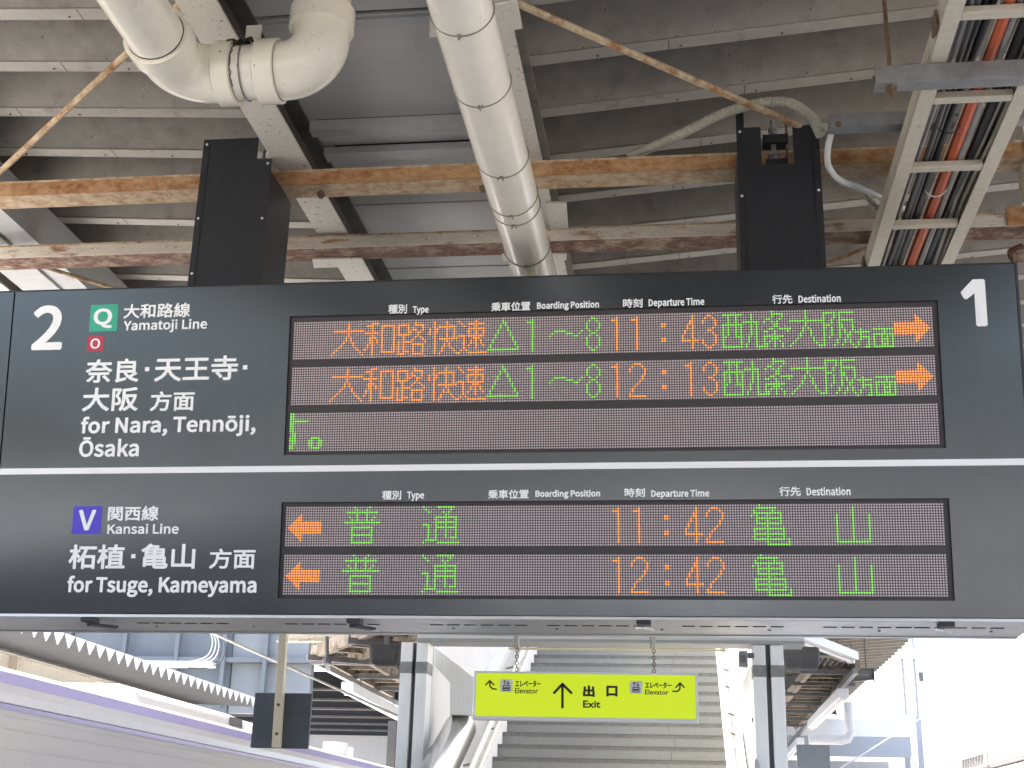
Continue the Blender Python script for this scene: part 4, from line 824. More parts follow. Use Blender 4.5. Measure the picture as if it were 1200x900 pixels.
TXT = [
 ('platform_number', '2', -2.7449, -2.6064, 0.6164, 0.8131, 0.0075, 'ink_white', None),
 ('line_symbol', None, -2.4896, -2.3662, 0.6922, 0.8095, 0, 'green', 'g'),
 ('symbol_letter', 'Q', -2.4727, -2.3889, 0.7056, 0.7927, 0.0032, 'ink_white', 'g'),
 ('line_name', '大和路線', -2.3419, -2.0479, 0.7452, 0.8085, 0.0016, 'ink_white', None),
 ('line_name', 'Yamatoji Line', -2.3372, -1.9702, 0.6813, 0.7372, 0.0016, 'ink_white', None),
 ('line_symbol', None, -2.4921, -2.4203, 0.6055, 0.6730, 0, 'red', 'r'),
 ('symbol_letter', 'O', -2.4788, -2.4355, 0.6173, 0.6622, 0.0014, 'ink_white', 'r'),
 ('destination_name', '奈良', -2.4911, -2.2560, 0.4699, 0.5726, 0.0026, 'ink_white', None),
 ('separator_dot', None, -2.2303, -2.2120, 0.5160, 0.5339, 0, 'ink_white', 'd1'),
 ('destination_name', '天王寺', -2.1882, -1.8266, 0.4704, 0.5766, 0.0026, 'ink_white', None),
 ('separator_dot', None, -1.8056, -1.7869, 0.5153, 0.5334, 0, 'ink_white', 'd2'),
 ('destination_name', '大阪', -2.4956, -2.2515, 0.3482, 0.4499, 0.0026, 'ink_white', None),
 ('destination_name', '方面', -2.1981, -2.0064, 0.3455, 0.4292, 0.002, 'ink_white', None),
 ('destination_name', 'for Nara, Tennōji,', -2.4942, -1.7389, 0.2361, 0.3274, 0.0028, 'ink_white', None),
 ('destination_name', 'Ōsaka', -2.4949, -2.2333, 0.1559, 0.2401, 0.0026, 'ink_white', None),
 ('line_symbol', None, -2.4993, -2.3759, -0.1621, -0.0481, 0, 'violet', 'v'),
 ('symbol_letter', 'V', -2.4745, -2.3988, -0.1474, -0.0629, 0.0032, 'ink_white', 'v'),
 ('line_name', '関西線', -2.3489, -2.1314, -0.1087, -0.0482, 0.0016, 'ink_white', None),
 ('line_name', 'Kansai Line', -2.3465, -2.0418, -0.1628, -0.1207, 0.0016, 'ink_white', None),
 ('destination_name', '柘植', -2.5043, -2.2622, -0.3050, -0.2047, 0.0026, 'ink_white', None),
 ('separator_dot', None, -2.2369, -2.2191, -0.2609, -0.2440, 0, 'ink_white', 'd3'),
 ('destination_name', '亀山', -2.1955, -1.9656, -0.3032, -0.2018, 0.0026, 'ink_white', None),
 ('destination_name', '方面', -1.9062, -1.7136, -0.3034, -0.2222, 0.002, 'ink_white', None),
 ('destination_name', 'for Tsuge, Kameyama', -2.5017, -1.7032, -0.4174, -0.3309, 0.0028, 'ink_white', None),
 ('platform_number', '1', 1.0784, 1.1725, 0.6279, 0.8181, 0.0075, 'ink_white', None),
 ('column_heading', '種別', -1.1978, -1.1190, 0.7375, 0.7767, 0.0009, 'ink_white', None),
 ('column_heading', 'Type', -1.0949, -1.0282, 0.7300, 0.7672, 0.0012, 'ink_white', None),
 ('column_heading', '乗車位置', -0.7692, -0.6084, 0.7367, 0.7751, 0.0009, 'ink_white', None),
 ('column_heading', 'Boarding Position', -0.5816, -0.3299, 0.7336, 0.7717, 0.0012, 'ink_white', None),
 ('column_heading', '時刻', -0.2338, -0.1552, 0.7375, 0.7754, 0.0009, 'ink_white', None),
 ('column_heading', 'Departure Time', -0.1313, 0.0905, 0.7333, 0.7725, 0.0012, 'ink_white', None),
 ('column_heading', '行先', 0.3563, 0.4352, 0.7385, 0.7759, 0.0009, 'ink_white', None),
 ('column_heading', 'Destination', 0.4582, 0.6222, 0.7399, 0.7720, 0.0012, 'ink_white', None),
 ('column_heading', '種別', -1.2022, -1.1235, -0.0291, 0.0072, 0.0009, 'ink_white', None),
 ('column_heading', 'Type', -1.0998, -1.0305, -0.0345, 0.0030, 0.0012, 'ink_white', None),
 ('column_heading', '乗車位置', -0.7728, -0.6105, -0.0284, 0.0078, 0.0009, 'ink_white', None),
 ('column_heading', 'Boarding Position', -0.5844, -0.3292, -0.0299, 0.0054, 0.0012, 'ink_white', None),
 ('column_heading', '時刻', -0.2335, -0.1545, -0.0249, 0.0102, 0.0009, 'ink_white', None),
 ('column_heading', 'Departure Time', -0.1308, 0.0935, -0.0327, 0.0029, 0.0012, 'ink_white', None),
 ('column_heading', '行先', 0.3601, 0.4406, -0.0252, 0.0113, 0.0009, 'ink_white', None),
 ('column_heading', 'Destination', 0.4624, 0.6280, -0.0239, 0.0079, 0.0012, 'ink_white', None),
]
sq = {}
for nm, s, u0, u1, v0, v1, w, mt, par in TXT:
    if s is None:
        o = on_face(nm, MB().box(u0, u1, -0.0012, 0, v0, v1), mt)
        sq[par] = o
        continue
    me = outline_mesh(s) if s in LATIN else kanji_mesh(s)
    if par:
        o = on_face(nm, fit(me, u0, u1, v0, v1, w), mt, parent=sq[par], u=0, v=0, out=0.0022)
        o.location = (0, -0.0022, 0)
    else:
        o = on_face(nm, fit(me, u0, u1, v0, v1, w), mt, out=0.0008)

# ---- base tray, slots, latches
MB().box(U0, U1, yb0 - 0.002, 2 * YC - yb0, zb0 - 0.016, zb0 - 0.0025).build('base_tray', 'alu', board, bevel=0.002)
MB().box(U0, U1, 2 * YC - yb0 - 0.03, 2 * YC - yb0 + 0.004, zb0 - 0.020, zb0 - 0.0165).build('base_lip', 'alu', board, bevel=0.002)
mb = MB()
for x0 in (-2.25, -1.62, -1.02, -0.55, -0.02, 0.52, 0.80):
    for k in range(6):
        mb.box(x0 + k * 0.068, x0 + k * 0.068 + 0.05, yb0 + 0.13, yb0 + 0.15, zb0 - 0.0172, zb0 - 0.0162)
mb.build('vent_slots', 'dirt', board)
for i, x in enumerate((-2.40, -1.30, -0.165, 0.955)):
    dx = (0.05, 0.03, 0.0, 0.0)[i]
    lt = MB().box(x - 0.028, x + 0.028, yb0 - 0.012, yb0 + 0.05, zb0 - 0.034, zb0 - 0.0165).build('latch', 'black', board, bevel=0.003)
    MB().bar((x - 0.018, yb0 + 0.045, zb0 - 0.037), (x + 0.02 + dx, yb0 + 0.125, zb0 - 0.037), 0.034, 0.010).build('latch_lever', 'black' if i < 2 else 'steel', lt, local=True).location = -WORLD[board.name]
mb = MB()
for i in range(9):
    x = -2.2 + i * 0.42
    mb.tube([(x, yb0 + 0.22, zb0 - 0.0165), (x, yb0 + 0.22, zb0 - 0.0195)], 0.006, 8)
mb.build('tray_screws', 'boltrust', board)

# ---- hanger covers
def sheet(mb, pts, y):
    mb.prism(pts, 'y', y, y + 0.003)
def screws(parent, pts, y):
    for (x, z) in pts:
        MB().tube([(x, y, z), (x, y - 0.002, z), (x, y - 0.0035, z)], [0.0065, 0.006, 0.003], 10).build('screw', 'screw', parent, smooth=True)
zt = zt0 - 0.002
X0, X1 = -2.16, -1.828
mb = MB()
sheet(mb, [(X0, zt), (X1, zt), (X1, 4.488), (X1 - 0.072, 4.492), (X1 - 0.072, 4.60), (X0, 4.60)], 5.10)
mb.box(X0, X0 + 0.003, 5.1035, 5.42, zt, 4.425)
mb.box(X1 - 0.003, X1, 5.1035, 5.42, zt, 4.425)
mb.box(X0 + 0.0035, X1 - 0.0035, 5.417, 5.42, zt, 4.425)
mb.box(X0 + 0.028, X0 + 0.031, 5.097, 5.0998, zt, 4.598)
hc = mb.build('hanger_cover', 'black', board)
screws(hc, [(X0 + 0.016, 4.575), (X1 - 0.018, 4.465), (X0 + 0.015, 4.20), (X1 - 0.020, 4.19), (X0 + 0.015, 3.93)], 5.0995)
MB().tube([(-1.95, 5.32, 4.425), (-1.95, 5.32, 4.66)], 0.009, 8).build('hanger_rod', 'steel', board, smooth=True)
X0, X1 = 0.248, 0.598
N0, N1, NZ = 0.352, 0.487, 4.36
mb = MB()
sheet(mb, [(X0, zt), (X1, zt), (X1, 4.545), (N1, 4.545), (N1, NZ), (N0, NZ), (N0, 4.545), (X0 + 0.034, 4.545), (X0 + 0.034, 4.635), (X0, 4.635)], 5.10)
mb.box(X0, X0 + 0.003, 5.1035, 5.42, zt, 4.425)
mb.box(X1 - 0.003, X1, 5.1035, 5.42, zt, 4.425)
mb.box(X0 + 0.0035, X1 - 0.0035, 5.417, 5.42, zt, 4.425)
mb.box(X0 + 0.028, X0 + 0.031, 5.097, 5.0998, zt, 4.543)
mb.box(X1 - 0.031, X1 - 0.028, 5.097, 5.0998, zt, 4.543)
hc = mb.build('hanger_cover', 'black', board)
screws(hc, [(X0 + 0.016, 4.525), (X1 - 0.014, 4.52), (X0 + 0.015, 4.215), (X1 - 0.014, 4.23)], 5.0995)
MB().tube([(0.412, 5.20, 4.0), (0.412, 5.20, 4.63)], 0.0115, 10).build('hanger_rod', 'steel', board, smooth=True)
mb = MB()
for z, r, h in ((4.43, 0.021, 0.026), (4.555, 0.021, 0.02), (4.58, 0.027, 0.006), (4.455, 0.028, 0.006), (4.40, 0.017, 0.03)):
    mb.tube([(0.412, 5.20, z), (0.412, 5.20, z + h)], r, 6)
mb.build('hanger_nut', 'steel', board)
MB().box(0.375, 0.465, 5.17, 5.24, 4.34, 4.428).box(0.365, 0.475, 5.165, 5.245, 4.508, 4.545).build('hanger_clamp', 'black', board, bevel=0.003)
MB().tube([(0.47, 5.20, 4.28), (0.47, 5.20, 4.62)], 0.006, 8).build('hanger_rod', 'boltrust', board, smooth=True)

# ------------------------------------------------------------------ portal at the stairs: header, columns
EY = 10.5
for (xa, xb, label) in ((-2.29, -2.07, 'stainless twin flange column left of the exit sign'), (0.50, 0.735, 'stainless twin flange column right of the exit sign')):
    t = thing('steel_column', ((xa + xb) / 2, EY, 0), label, 'column')
    w = (xb - xa) * 0.42
    MB().box(xa, xa + w, EY, EY + 0.22, 0.001, 3.085).build('flange', 'stainless', t, bevel=0.004)
    MB().box(xb - w, xb, EY, EY + 0.22, 0.001, 3.085).build('flange', 'stainless', t, bevel=0.004)
    MB().box(xa + w - 0.005, xb - w + 0.005, EY + 0.05, EY + 0.17, 0.001, 3.084).build('web', 'girder', t)
    MB().box(xa - 0.003, xa + w + 0.003, EY - 0.003, EY + 0.223, 2.84, 2.93).box(xb - w - 0.003, xb + 0.003, EY - 0.003, EY + 0.223, 2.84, 2.93).build('reflection_band', 'galv', t)  # grey sleeves added in place of a reflection on the column
hd = thing('header_beam', (-0.8, EY, 3.09), 'pale grey header beam across the stair opening above the exit sign', 'beam')
MB().box(-2.16, 0.90, EY + 0.0, EY + 0.012, 3.115, 3.42).box(-2.16, 0.90, EY + 0.013, EY + 0.25, 3.115, 3.13).build('beam', 'white_wall', hd)
MB().box(-2.16, 0.90, EY - 0.03, EY + 0.26, 3.088, 3.114).build('bottom_flange', 'beam_grey', hd, bevel=0.002)
MB().box(-1.45, 0.30, EY + 0.27, EY + 0.29, 3.07, 3.087).build('stain_strip', 'post', hd)

# ------------------------------------------------------------------ exit sign
XY = 8.6
sx0, sx1, sz0, sz1 = -1.3808, 0.0597, 2.3271, 2.6346
ex = thing('exit_sign', ((sx0 + sx1) / 2, XY, sz0), 'yellow green hanging exit sign with arrows in front of the stairs', 'sign')
fr = 0.022
mb = MB().box(sx0, sx1, XY, XY + 0.09, sz0, sz0 + fr).box(sx0, sx1, XY, XY + 0.09, sz1 - fr * 0.6, sz1).box(sx0, sx0 + fr * 0.6, XY, XY + 0.09, sz0 + fr, sz1 - fr * 0.6).box(sx1 - fr * 0.6, sx1, XY, XY + 0.09, sz0 + fr, sz1 - fr * 0.6)
mb.build('frame', 'white_wall', ex, bevel=0.003)
MB().box(sx0 + fr * 0.6, sx1 - fr * 0.6, XY + 0.008, XY + 0.08, sz0 + fr, sz1 - fr * 0.6).build('sign_face', 'yellow', ex)
def flat_text(nm, s, box, w, mt='ink'):
    o = fit(kanji_mesh(s), *box, bold=w)
    o.v = [v + Vector((0, XY + 0.0068, 0)) for v in o.v]
    return o.build(nm, mt, ex)
flat_text('elevator_text', 'エレベーター', (-1.1119, -0.9441, 2.5359, 2.5792), 0.0016)
flat_text('elevator_text', 'Elevator', (-1.1124, -0.9610, 2.4947, 2.5303), 0.0008)
flat_text('exit_text', '出', (-0.6723, -0.5956, 2.4778, 2.5513), 0.0045)
flat_text('exit_text', '口', (-0.5223, -0.4498, 2.4824, 2.5508), 0.0045)
flat_text('exit_text', 'Exit', (-0.6716, -0.5592, 2.4098, 2.4572), 0.0022)
flat_text('elevator_text', 'エレベーター', (-0.2750, -0.1060, 2.5372, 2.5778), 0.0016)
flat_text('elevator_text', 'Elevator', (-0.2753, -0.1250, 2.4977, 2.5296), 0.0008)
def strokes(mb, pls, w):
    for pl_ in pls:
        for a, b in zip(pl_[:-1], pl_[1:]):
            a, b = Vector((a[0], XY + 0.0068, a[1])), Vector((b[0], XY + 0.0068, b[1]))
            e = (b - a).normalized() * (w * 0.3)
            mb.bar(a - e, b + e, 0.0012, w, up=(b - a).cross(Vector((0, 1, 0))))
mb = MB(); strokes(mb, [[(-0.8028, 2.4099), (-0.8048, 2.5547)], [(-0.8591, 2.5002), (-0.8048, 2.5574), (-0.7463, 2.5016)]], 0.0165); mb.build('up_arrow', 'ink', ex)
mb = MB(); strokes(mb, [[(-1.2341, 2.5199), (-1.2593, 2.5223), (-1.2766, 2.5383), (-1.2787, 2.5709)], [(-1.3048, 2.5462), (-1.2788, 2.5736), (-1.2516, 2.5468)]], 0.0095); mb.build('turn_arrow', 'ink', ex)
mb = MB(); strokes(mb, [[(-0.0985, 2.5202), (-0.0688, 2.5206), (-0.0546, 2.5341), (-0.0519, 2.5687)], [(-0.0793, 2.5444), (-0.0519, 2.5725), (-0.0264, 2.5450)]], 0.0095); mb.build('turn_arrow', 'ink', ex)
for (u0, u1, v0, v1) in [(-1.2096, -1.1294, 2.5034, 2.5830), (-0.3718, -0.2919, 2.5035, 2.5816)]:
    p = MB().box(u0, u1, XY + 0.0060, XY + 0.0072, v0, v1).build('elevator_symbol', 'pict', ex)
    W, H = u1 - u0, v1 - v0
    mb = MB()
    f = lambda x, z: (u0 + W * x, v0 + H * z)
    def seg(pts, w):
        for a, b in zip(pts[:-1], pts[1:]):
            A, B = f(*a), f(*b)
            mb.bar((A[0], XY + 0.0050, A[1]), (B[0], XY + 0.0050, B[1]), 0.001, w, up=(0, 0, 1) if abs(A[0] - B[0]) > abs(A[1] - B[1]) else (1, 0, 0))
    seg([(.25, .12), (.75, .12)], .005); seg([(.25, .5), (.75, .5)], .005); seg([(.25, .12), (.25, .5)], .005); seg([(.75, .12), (.75, .5)], .005)
    seg([(.3, .3), (.7, .3)], .010)
    seg([(.36, .6), (.36, .9)], .004); seg([(.64, .6), (.64, .9)], .004)
    seg([(.26, .78), (.36, .9), (.46, .78)], .004); seg([(.54, .72), (.64, .6), (.74, .72)], .004)
    mb.build('elevator_drawing', 'ink', p).location = (0, 0, 0)
for x in (-1.1097, -0.2175):
    mb = MB()
    z = sz1
    i = 0
    while z < 2.80:
        a = (1, 0, 0) if i % 2 else (0, 1, 0)
        mb.torus((x, XY + 0.045, z + 0.016), a, 0.011, 0.0032, 10, 5)
        z += 0.021; i += 1
    mb.build('chain', 'boltrust', ex)
    MB().box(x - 0.012, x + 0.012, XY + 0.033, XY + 0.057, 2.795, 3.6).build('drop_rod', 'beam', ex)
    MB().tube([(x - 0.02, XY + 0.03, 2.79), (x - 0.02, XY + 0.03, 3.0)], 0.006, 6).build('drop_wire', 'wire', ex)
MB().box(-1.2034, -0.1369, XY + 0.02, XY + 0.07, 3.601, 3.66).build('hanger_rail', 'beam', ex)

# ------------------------------------------------------------------ staircase going up and away
st = thing('staircase', (-0.78, 8.45, 0), 'wide grey staircase rising behind the exit sign', 'staircase')
RISE, TREAD = 0.1493, 0.35
SX0, SX1 = -2.0, 0.44
N = 38
sy0 = 8.48
mb = MB()
prof = []
for k in range(N):
    prof += [(sy0 + k * TREAD, k * RISE + (0.001 if k == 0 else 0)), (sy0 + k * TREAD, (k + 1) * RISE)]
prof += [(sy0 + N * TREAD, N * RISE), (sy0 + N * TREAD, N * RISE - 0.35), (sy0 + 0.9, 0.001)]
mb.prism(prof, 'x', SX0, SX1)
mb.build('steps', 'stair', st)
mb = MB()
for k in range(N):
    mb.box(SX0 + 0.01, SX1 - 0.01, sy0 + k * TREAD - 0.008, sy0 + k * TREAD + 0.035, (k + 1) * RISE + 0.001, (k + 1) * RISE + 0.006)
    mb.box(SX0 + 0.01, SX1 - 0.01, sy0 + k * TREAD - 0.004, sy0 + k * TREAD - 0.001, (k + 1) * RISE - 0.035, (k + 1) * RISE - 0.006)
mb.build('nosing_strips', 'nosing', st)
mb = MB()
for k in range(N):
    x = -0.22 + 0.03 * (k % 3)
    mb.box(x, x + 0.008, sy0 + k * TREAD - 0.003, sy0 + k * TREAD - 0.001, k * RISE + 0.012, (k + 1) * RISE - 0.04)
mb.build('riser_joints', 'nosing', st)
def zst(y):
    return (y - sy0) / TREAD * RISE
yA, yB = sy0 + 0.1, sy0 + N * TREAD
# stepped skirting and side walls
for x0, x1 in ((SX0 - 0.13, SX0 - 0.002), (SX1 + 0.002, SX1 + 0.13)):
    mb = MB()
    mb.prism([(yA, 0.002), (yB, zst(yB) - 0.3), (yB, zst(yB) + 0.95), (yA, zst(yA) + 0.95)], 'x', x0, x1)
    mb.build('side_wall', 'wall_grey', st)
for x0, x1 in ((SX0 - 0.001, SX0 + 0.02), (SX1 - 0.02, SX1 + 0.001)):
    mb = MB()
    for k in range(N):
        mb.box(x0, x1, sy0 + k * TREAD - 0.06, sy0 + (k + 1) * TREAD - 0.061, (k + 1) * RISE + 0.0075, (k + 1) * RISE + 0.26)
    mb.build('skirting', 'white', st)
for x in (SX0 + 0.12, SX1 - 0.09):
    for dz in (0.62, 0.80):
        MB().tube([(x, yA, zst(yA) + dz), (x, yB, zst(yB) + dz)], 0.024, 10).build('handrail', 'cream_rail', st, smooth=True)
    mb = MB()
    for k in range(9):
        y = yA + 0.5 + k * 1.4
        sx = SX0 if x < -0.8 else SX1
        for dz in (0.60, 0.78):
            mb.tube([(x, y, zst(y) + dz), (sx, y, zst(y) + dz - 0.03)], 0.009, 6)
    mb.build('handrail_brackets', 'girder', st)
# enclosure of the upper flight: white side walls and end wall
en = thing('stair_enclosure', (-0.78, 15, 3.2), 'white enclosure walls round the upper stair flight', 'wall')
for x0, x1 in ((SX0 - 0.14, SX0 - 0.12), (SX1 + 0.135, SX1 + 0.155)):
    mb = MB().prism([(EY + 0.4, 2.25), (yB, zst(yB) + 0.3), (yB, 8.0), (EY + 0.4, 4.40)], 'x', x0, x1)
    mb.build('side_panel', 'wall_grey', en)
mb = MB()
for k in range(14):
    y = 11.2 + k * 0.7
    mb.box(SX1 + 0.129, SX1 + 0.134, y, y + 0.012, zst(y) + 0.96, zst(y) + 2.6)
mb.build('panel_joints', 'girder', en)
mb = MB().box(-2.2, 0.66, yB + 1.5, yB + 1.6, zst(yB) - 0.4, 8.4)
mb.build('end_wall', 'white_wall', en)
# stainless cladding beside the stairs
for sgn, pts in ((-1, [(-2.0961, 10.9000, 3.1119), (-1.7482, 10.9000, 2.8568), (-1.7515, 10.9000, 2.5552), (-1.9425, 10.9000, 2.5524), (-1.9535, 10.9000, 2.8130), (-2.0887, 10.9000, 2.9505)]), (1, [(0.5038, 10.9000, 3.0099), (0.4307, 10.9000, 2.8402), (0.4351, 10.9000, 2.5537), (0.5433, 10.9000, 2.5883), (0.5580, 10.9000, 3.0104)])):
    t = thing('stair_cladding', pts[0], 'folded stainless cladding ' + ('left of the exit sign above the rounded balustrade' if sgn < 0 else 'between right column and stair handrail'), 'cladding')
    MB().prism([(p[0], p[2]) for p in pts], 'y', 10.9, 11.02).build('panel', 'stainless', t, bevel=0.006)
d = Vector((0, 0.9198, 0.3924))
c0 = Vector((-1.8806, 11.1000, 2.4747))
t = thing('rounded_balustrade', c0, 'thick rounded stainless balustrade left of the stairs', 'balustrade')
MB().tube([c0 - d * 3.0, c0 - d * 0.05, c0 + d * 0.03, c0 + d * 0.08], [0.135, 0.135, 0.12, 0.07], 28).build('cap', 'polished', t, smooth=True)
mb = MB().prism([(c0.y - 2.8, 0.001), (c0.y, 0.001), (c0.y, c0.z - 0.13), (c0.y - 2.8, max(0.1, c0.z - 0.13 - 2.8 * 0.4266))], 'x', c0.x - 0.03, c0.x + 0.03)
mb.build('wall', 'white_wall', t)
c0 = Vector((0.4730, 11.1000, 2.4444))
t = thing('rounded_balustrade', c0, 'thick rounded stainless balustrade right of the stairs, by the column', 'balustrade')
MB().tube([c0 - d * 3.0, c0 - d * 0.05, c0 + d * 0.03, c0 + d * 0.08], [0.05, 0.05, 0.045, 0.03], 20).build('cap', 'polished', t, smooth=True)
mb = MB().prism([(c0.y - 2.8, 0.001), (c0.y, 0.001), (c0.y, c0.z - 0.06), (c0.y - 2.8, max(0.1, c0.z - 0.06 - 2.8 * 0.4266))], 'x', c0.x - 0.02, c0.x + 0.02)
mb.build('wall', 'white_wall', t)

# ------------------------------------------------------------------ loudspeakers and small boxes near the columns
def speaker(c, w, h, label):
    t = thing('loudspeaker', c, label, 'loudspeaker')
    mb = MB().prism([(c[0] - w / 2, c[2] + h / 2), (c[0] + w / 2, c[2] + h / 2), (c[0] + w * 0.47, c[2] - h / 2), (c[0] - w * 0.42, c[2] - h / 2)], 'y', c[1], c[1] + 0.2)
    mb.build('cabinet', 'speaker', t, bevel=0.03)
    MB().box(c[0] - 0.02, c[0] + 0.02, c[1] + 0.08, c[1] + 0.12, c[2] + h / 2 + 0.001, c[2] + h / 2 + 0.5).build('bracket', 'girder', t)
speaker((-2.5519, 11.0000, 3.0580), 0.27, 0.165, 'black loudspeaker left of the left stainless column')
speaker((0.9187, 11.0000, 3.0609), 0.29, 0.175, 'black loudspeaker right of the right stainless column')
c = (0.4230, 10.4000, 2.9642)
t = thing('junction_box', c, 'small grey box on the left of the right column', 'junction box')
MB().box(c[0] - 0.035, c[0] + 0.035, c[1], c[1] + 0.08, c[2] - 0.06, c[2] + 0.06).build('box', 'galv', t, bevel=0.006)
MB().box(c[0] - 0.02, c[0] + 0.02, c[1] - 0.004, c[1] - 0.0005, c[2] - 0.03, c[2] + 0.03).build('lid', 'girder', t)
MB().box(c[0] + 0.0355, c[0] + 0.085, c[1] + 0.03, c[1] + 0.05, c[2] + 0.01, c[2] + 0.05).build('bracket', 'girder', t)

# ------------------------------------------------------------------ signboard seen from behind, on its drop post
PY = 7.5
t = thing('hanging_signboard', (-2.3133, 7.5000, 2.0665), 'dark square signboard seen from behind on a cream post', 'signboard')
p0, p1 = (-2.4922, 7.5000, 2.3683), (-2.1530, 7.5000, 2.0599)
MB().box(p0[0], p1[0], PY + 0.03, PY + 0.055, p1[2], p0[2]).build('plate', 'slate', t, bevel=0.003)
MB().bar((-2.3279, 7.5000, 2.0615), (-2.3409, 7.5000, 2.7420), 0.046, 0.046, up=(0, 1, 0)).bar((-2.3409, 7.5000, 2.7420), (-2.3573, 7.5000, 3.4331), 0.046, 0.046, up=(0, 1, 0)).build('post', 'post', t, bevel=0.003)
for q in ((-2.3266, 7.4700, 2.2954), (-2.3227, 7.4700, 2.1345)):
    MB().tube([q, (q[0], q[1] - 0.012, q[2])], 0.009, 8).build('bolt', 'boltrust', t)

# ------------------------------------------------------------------ fluorescent fittings, ladders, gutter pipe along the platform
def fitting(p, q, w, h, label, body='lamp_body'):
    p, q = Vector(p), Vector(q)
    t = thing('fluorescent_lamp', p, label, 'lamp', 'fluorescent fittings under the canopy')
    d = (q - p).normalized()
    MB().bar(p, q, w, h).build('housing', body, t, bevel=0.006)
    u = Vector((0, 0, h * 0.5 + 0.016))
    MB().tube([p + d * 0.06 - u, q - d * 0.06 - u], 0.016, 10).build('tube', 'tube', t, smooth=True)
    MB().bar(p + d * 0.02 - u, p + d * 0.06 - u, w * 0.5, 0.04).bar(q - d * 0.06 - u, q - d * 0.02 - u, w * 0.5, 0.04).build('lamp_holder', 'white', t)
    mb = MB()
    for s_ in (0.2, 0.8):
        c_ = p + (q - p) * s_
        mb.tube([c_ + Vector((0, 0, h * 0.5)), c_ + Vector((0, 0, 0.9))], 0.008, 6)
    mb.build('drop_rod', 'girder', t)
    return t
fitting((2.2363, 20.0392, 3.7500), (2.2363, 25.4144, 3.7500), 0.16, 0.13, 'white batten lamp on the right under the canopy edge')
fitting((2.3412, 29.4170, 3.7500), (2.4036, 35.2503, 3.7500), 0.16, 0.13, 'farthest white batten lamp on the right')
fitting((-4.3409, 16.7946, 3.4000), (-4.5013, 21.0264, 3.4000), 0.16, 0.13, 'white batten lamp left of the left column')
fitting((0.8054, 12.8331, 3.6000), (1.7821, 14.9538, 3.6000), 0.16, 0.09, 'slanting white batten lamp just under the board at right')
def far_ladder(p, q, w, label):
    p, q = Vector(p), Vector(q)
    t = thing('cable_ladder', p, label, 'cable ladder')
    d = (q - p).normalized(); s_ = d.cross(Vector((0, 0, 1))) * (w / 2)
    for k in (-1, 1):
        MB().bar(p + s_ * k, q + s_ * k, 0.07, 0.14).build('side_rail', 'ladder_shade', t)
    n = int((q - p).length / 0.5)
    for i in range(1, n):
        c_ = p + d * (i * 0.5)
        MB().bar(c_ - s_ * 0.93, c_ + s_ * 0.93, 0.10, 0.05).build('rung', 'ladder_shade', t)
    mb = MB()
    for i in range(6):
        o_ = s_ * (-0.7 + 0.28 * i)
        mb.tube([p + o_ + Vector((0, 0, 0.06)), (p + q) / 2 + o_ + Vector((0, 0, 0.055)), q + o_ + Vector((0, 0, 0.06))], 0.03, 6)
    mb.build('cable_bundle', 'cable_dark', t)
    for i in range(0, n, 3):
        c_ = p + d * (i * 0.5 + 0.3)
        MB().bar(c_ - s_ * 1.5 - Vector((0, 0, 0.08)), c_ + s_ * 1.6 - Vector((0, 0, 0.08)), 0.06, 0.06).build('support_channel', 'girder', t)
        MB().bar(c_ + s_ * 1.5 - Vector((0, 0, 0.05)), c_ + s_ * 1.5 + Vector((0, 0, 0.55)), 0.016, 0.016, up=(0, 1, 0)).bar(c_ - s_ * 1.4 - Vector((0, 0, 0.05)), c_ - s_ * 1.4 + Vector((0, 0, 0.55)), 0.016, 0.016, up=(0, 1, 0)).build('hanger_rods', 'girder', t)
    return t
far_ladder((2.0934, 19.5201, 4.1000), (1.9747, 29.8828, 4.1000), 0.62, 'cable ladder hanging right of the right column')
far_ladder((-4.3304, 16.1787, 3.7500), (-4.3653, 20.8110, 3.7500), 0.55, 'cable ladder hanging left of the left column')
far_ladder((-3.9517, 14.5151, 3.5000), (-2.6068, 12.2699, 3.5000), 0.45, 'rusty cable ladder slanting under the board towards the left column')
far_ladder((0.7797, 15.5335, 4.0000), (1.8187, 18.0504, 4.0000), 0.45, 'rusty cable ladder slanting away beside the right speaker')
single(MB().bar((2.3181, 19.0605, 3.9500), (2.3848, 33.3023, 3.9500), 0.07, 0.07), 'conduit_rail', 'galv', 'grey conduit rail above the right batten lamps', 'conduit')
single(MB().bar((-4.5386, 16.5093, 3.6000), (-4.6230, 21.7606, 3.6000), 0.07, 0.07), 'conduit_rail', 'galv', 'grey conduit rail above the left batten lamp', 'conduit')
a, b = Vector((2.5268, 22.0000, 3.8145)), Vector((2.5343, 22.0000, 3.2472))
single(MB().tube([(a.x, a.y, a.z), (b.x, b.y, b.z + 0.1)] + [(b.x - 0.05, b.y, b.z), (b.x - 0.15, b.y, b.z - 0.02), (b.x - 0.65, b.y, b.z - 0.02)], 0.075, 12), 'gutter_pipe', 'white', 'white gutter pipe bent towards the platform under the right eave', 'pipe', smooth=True)
c = Vector((2.1146, 24.0000, 3.0868))
single(MB().prism([(-0.26, -0.22), (0.30, -0.22), (0.30, 0.18), (-0.26, 0.18)], 'y', -0.05, 0.05), 'hanging_signboard', 'bluegrey', 'blue grey signboard hanging under the far right canopy', 'signboard', bevel=0.01).location = c
mb = MB().bar((-4.4330, 14.0000, 3.5741), (-3.6704, 14.0000, 3.5799), 0.1, 0.012).bar((-4.4098, 14.0000, 3.6389), (-3.6748, 14.0000, 3.6440), 0.012, 0.13)
single(mb, 'eave_bracket', 'rust_pale', 'cream rusty bracket beam just under the board left of the ladder', 'bracket')
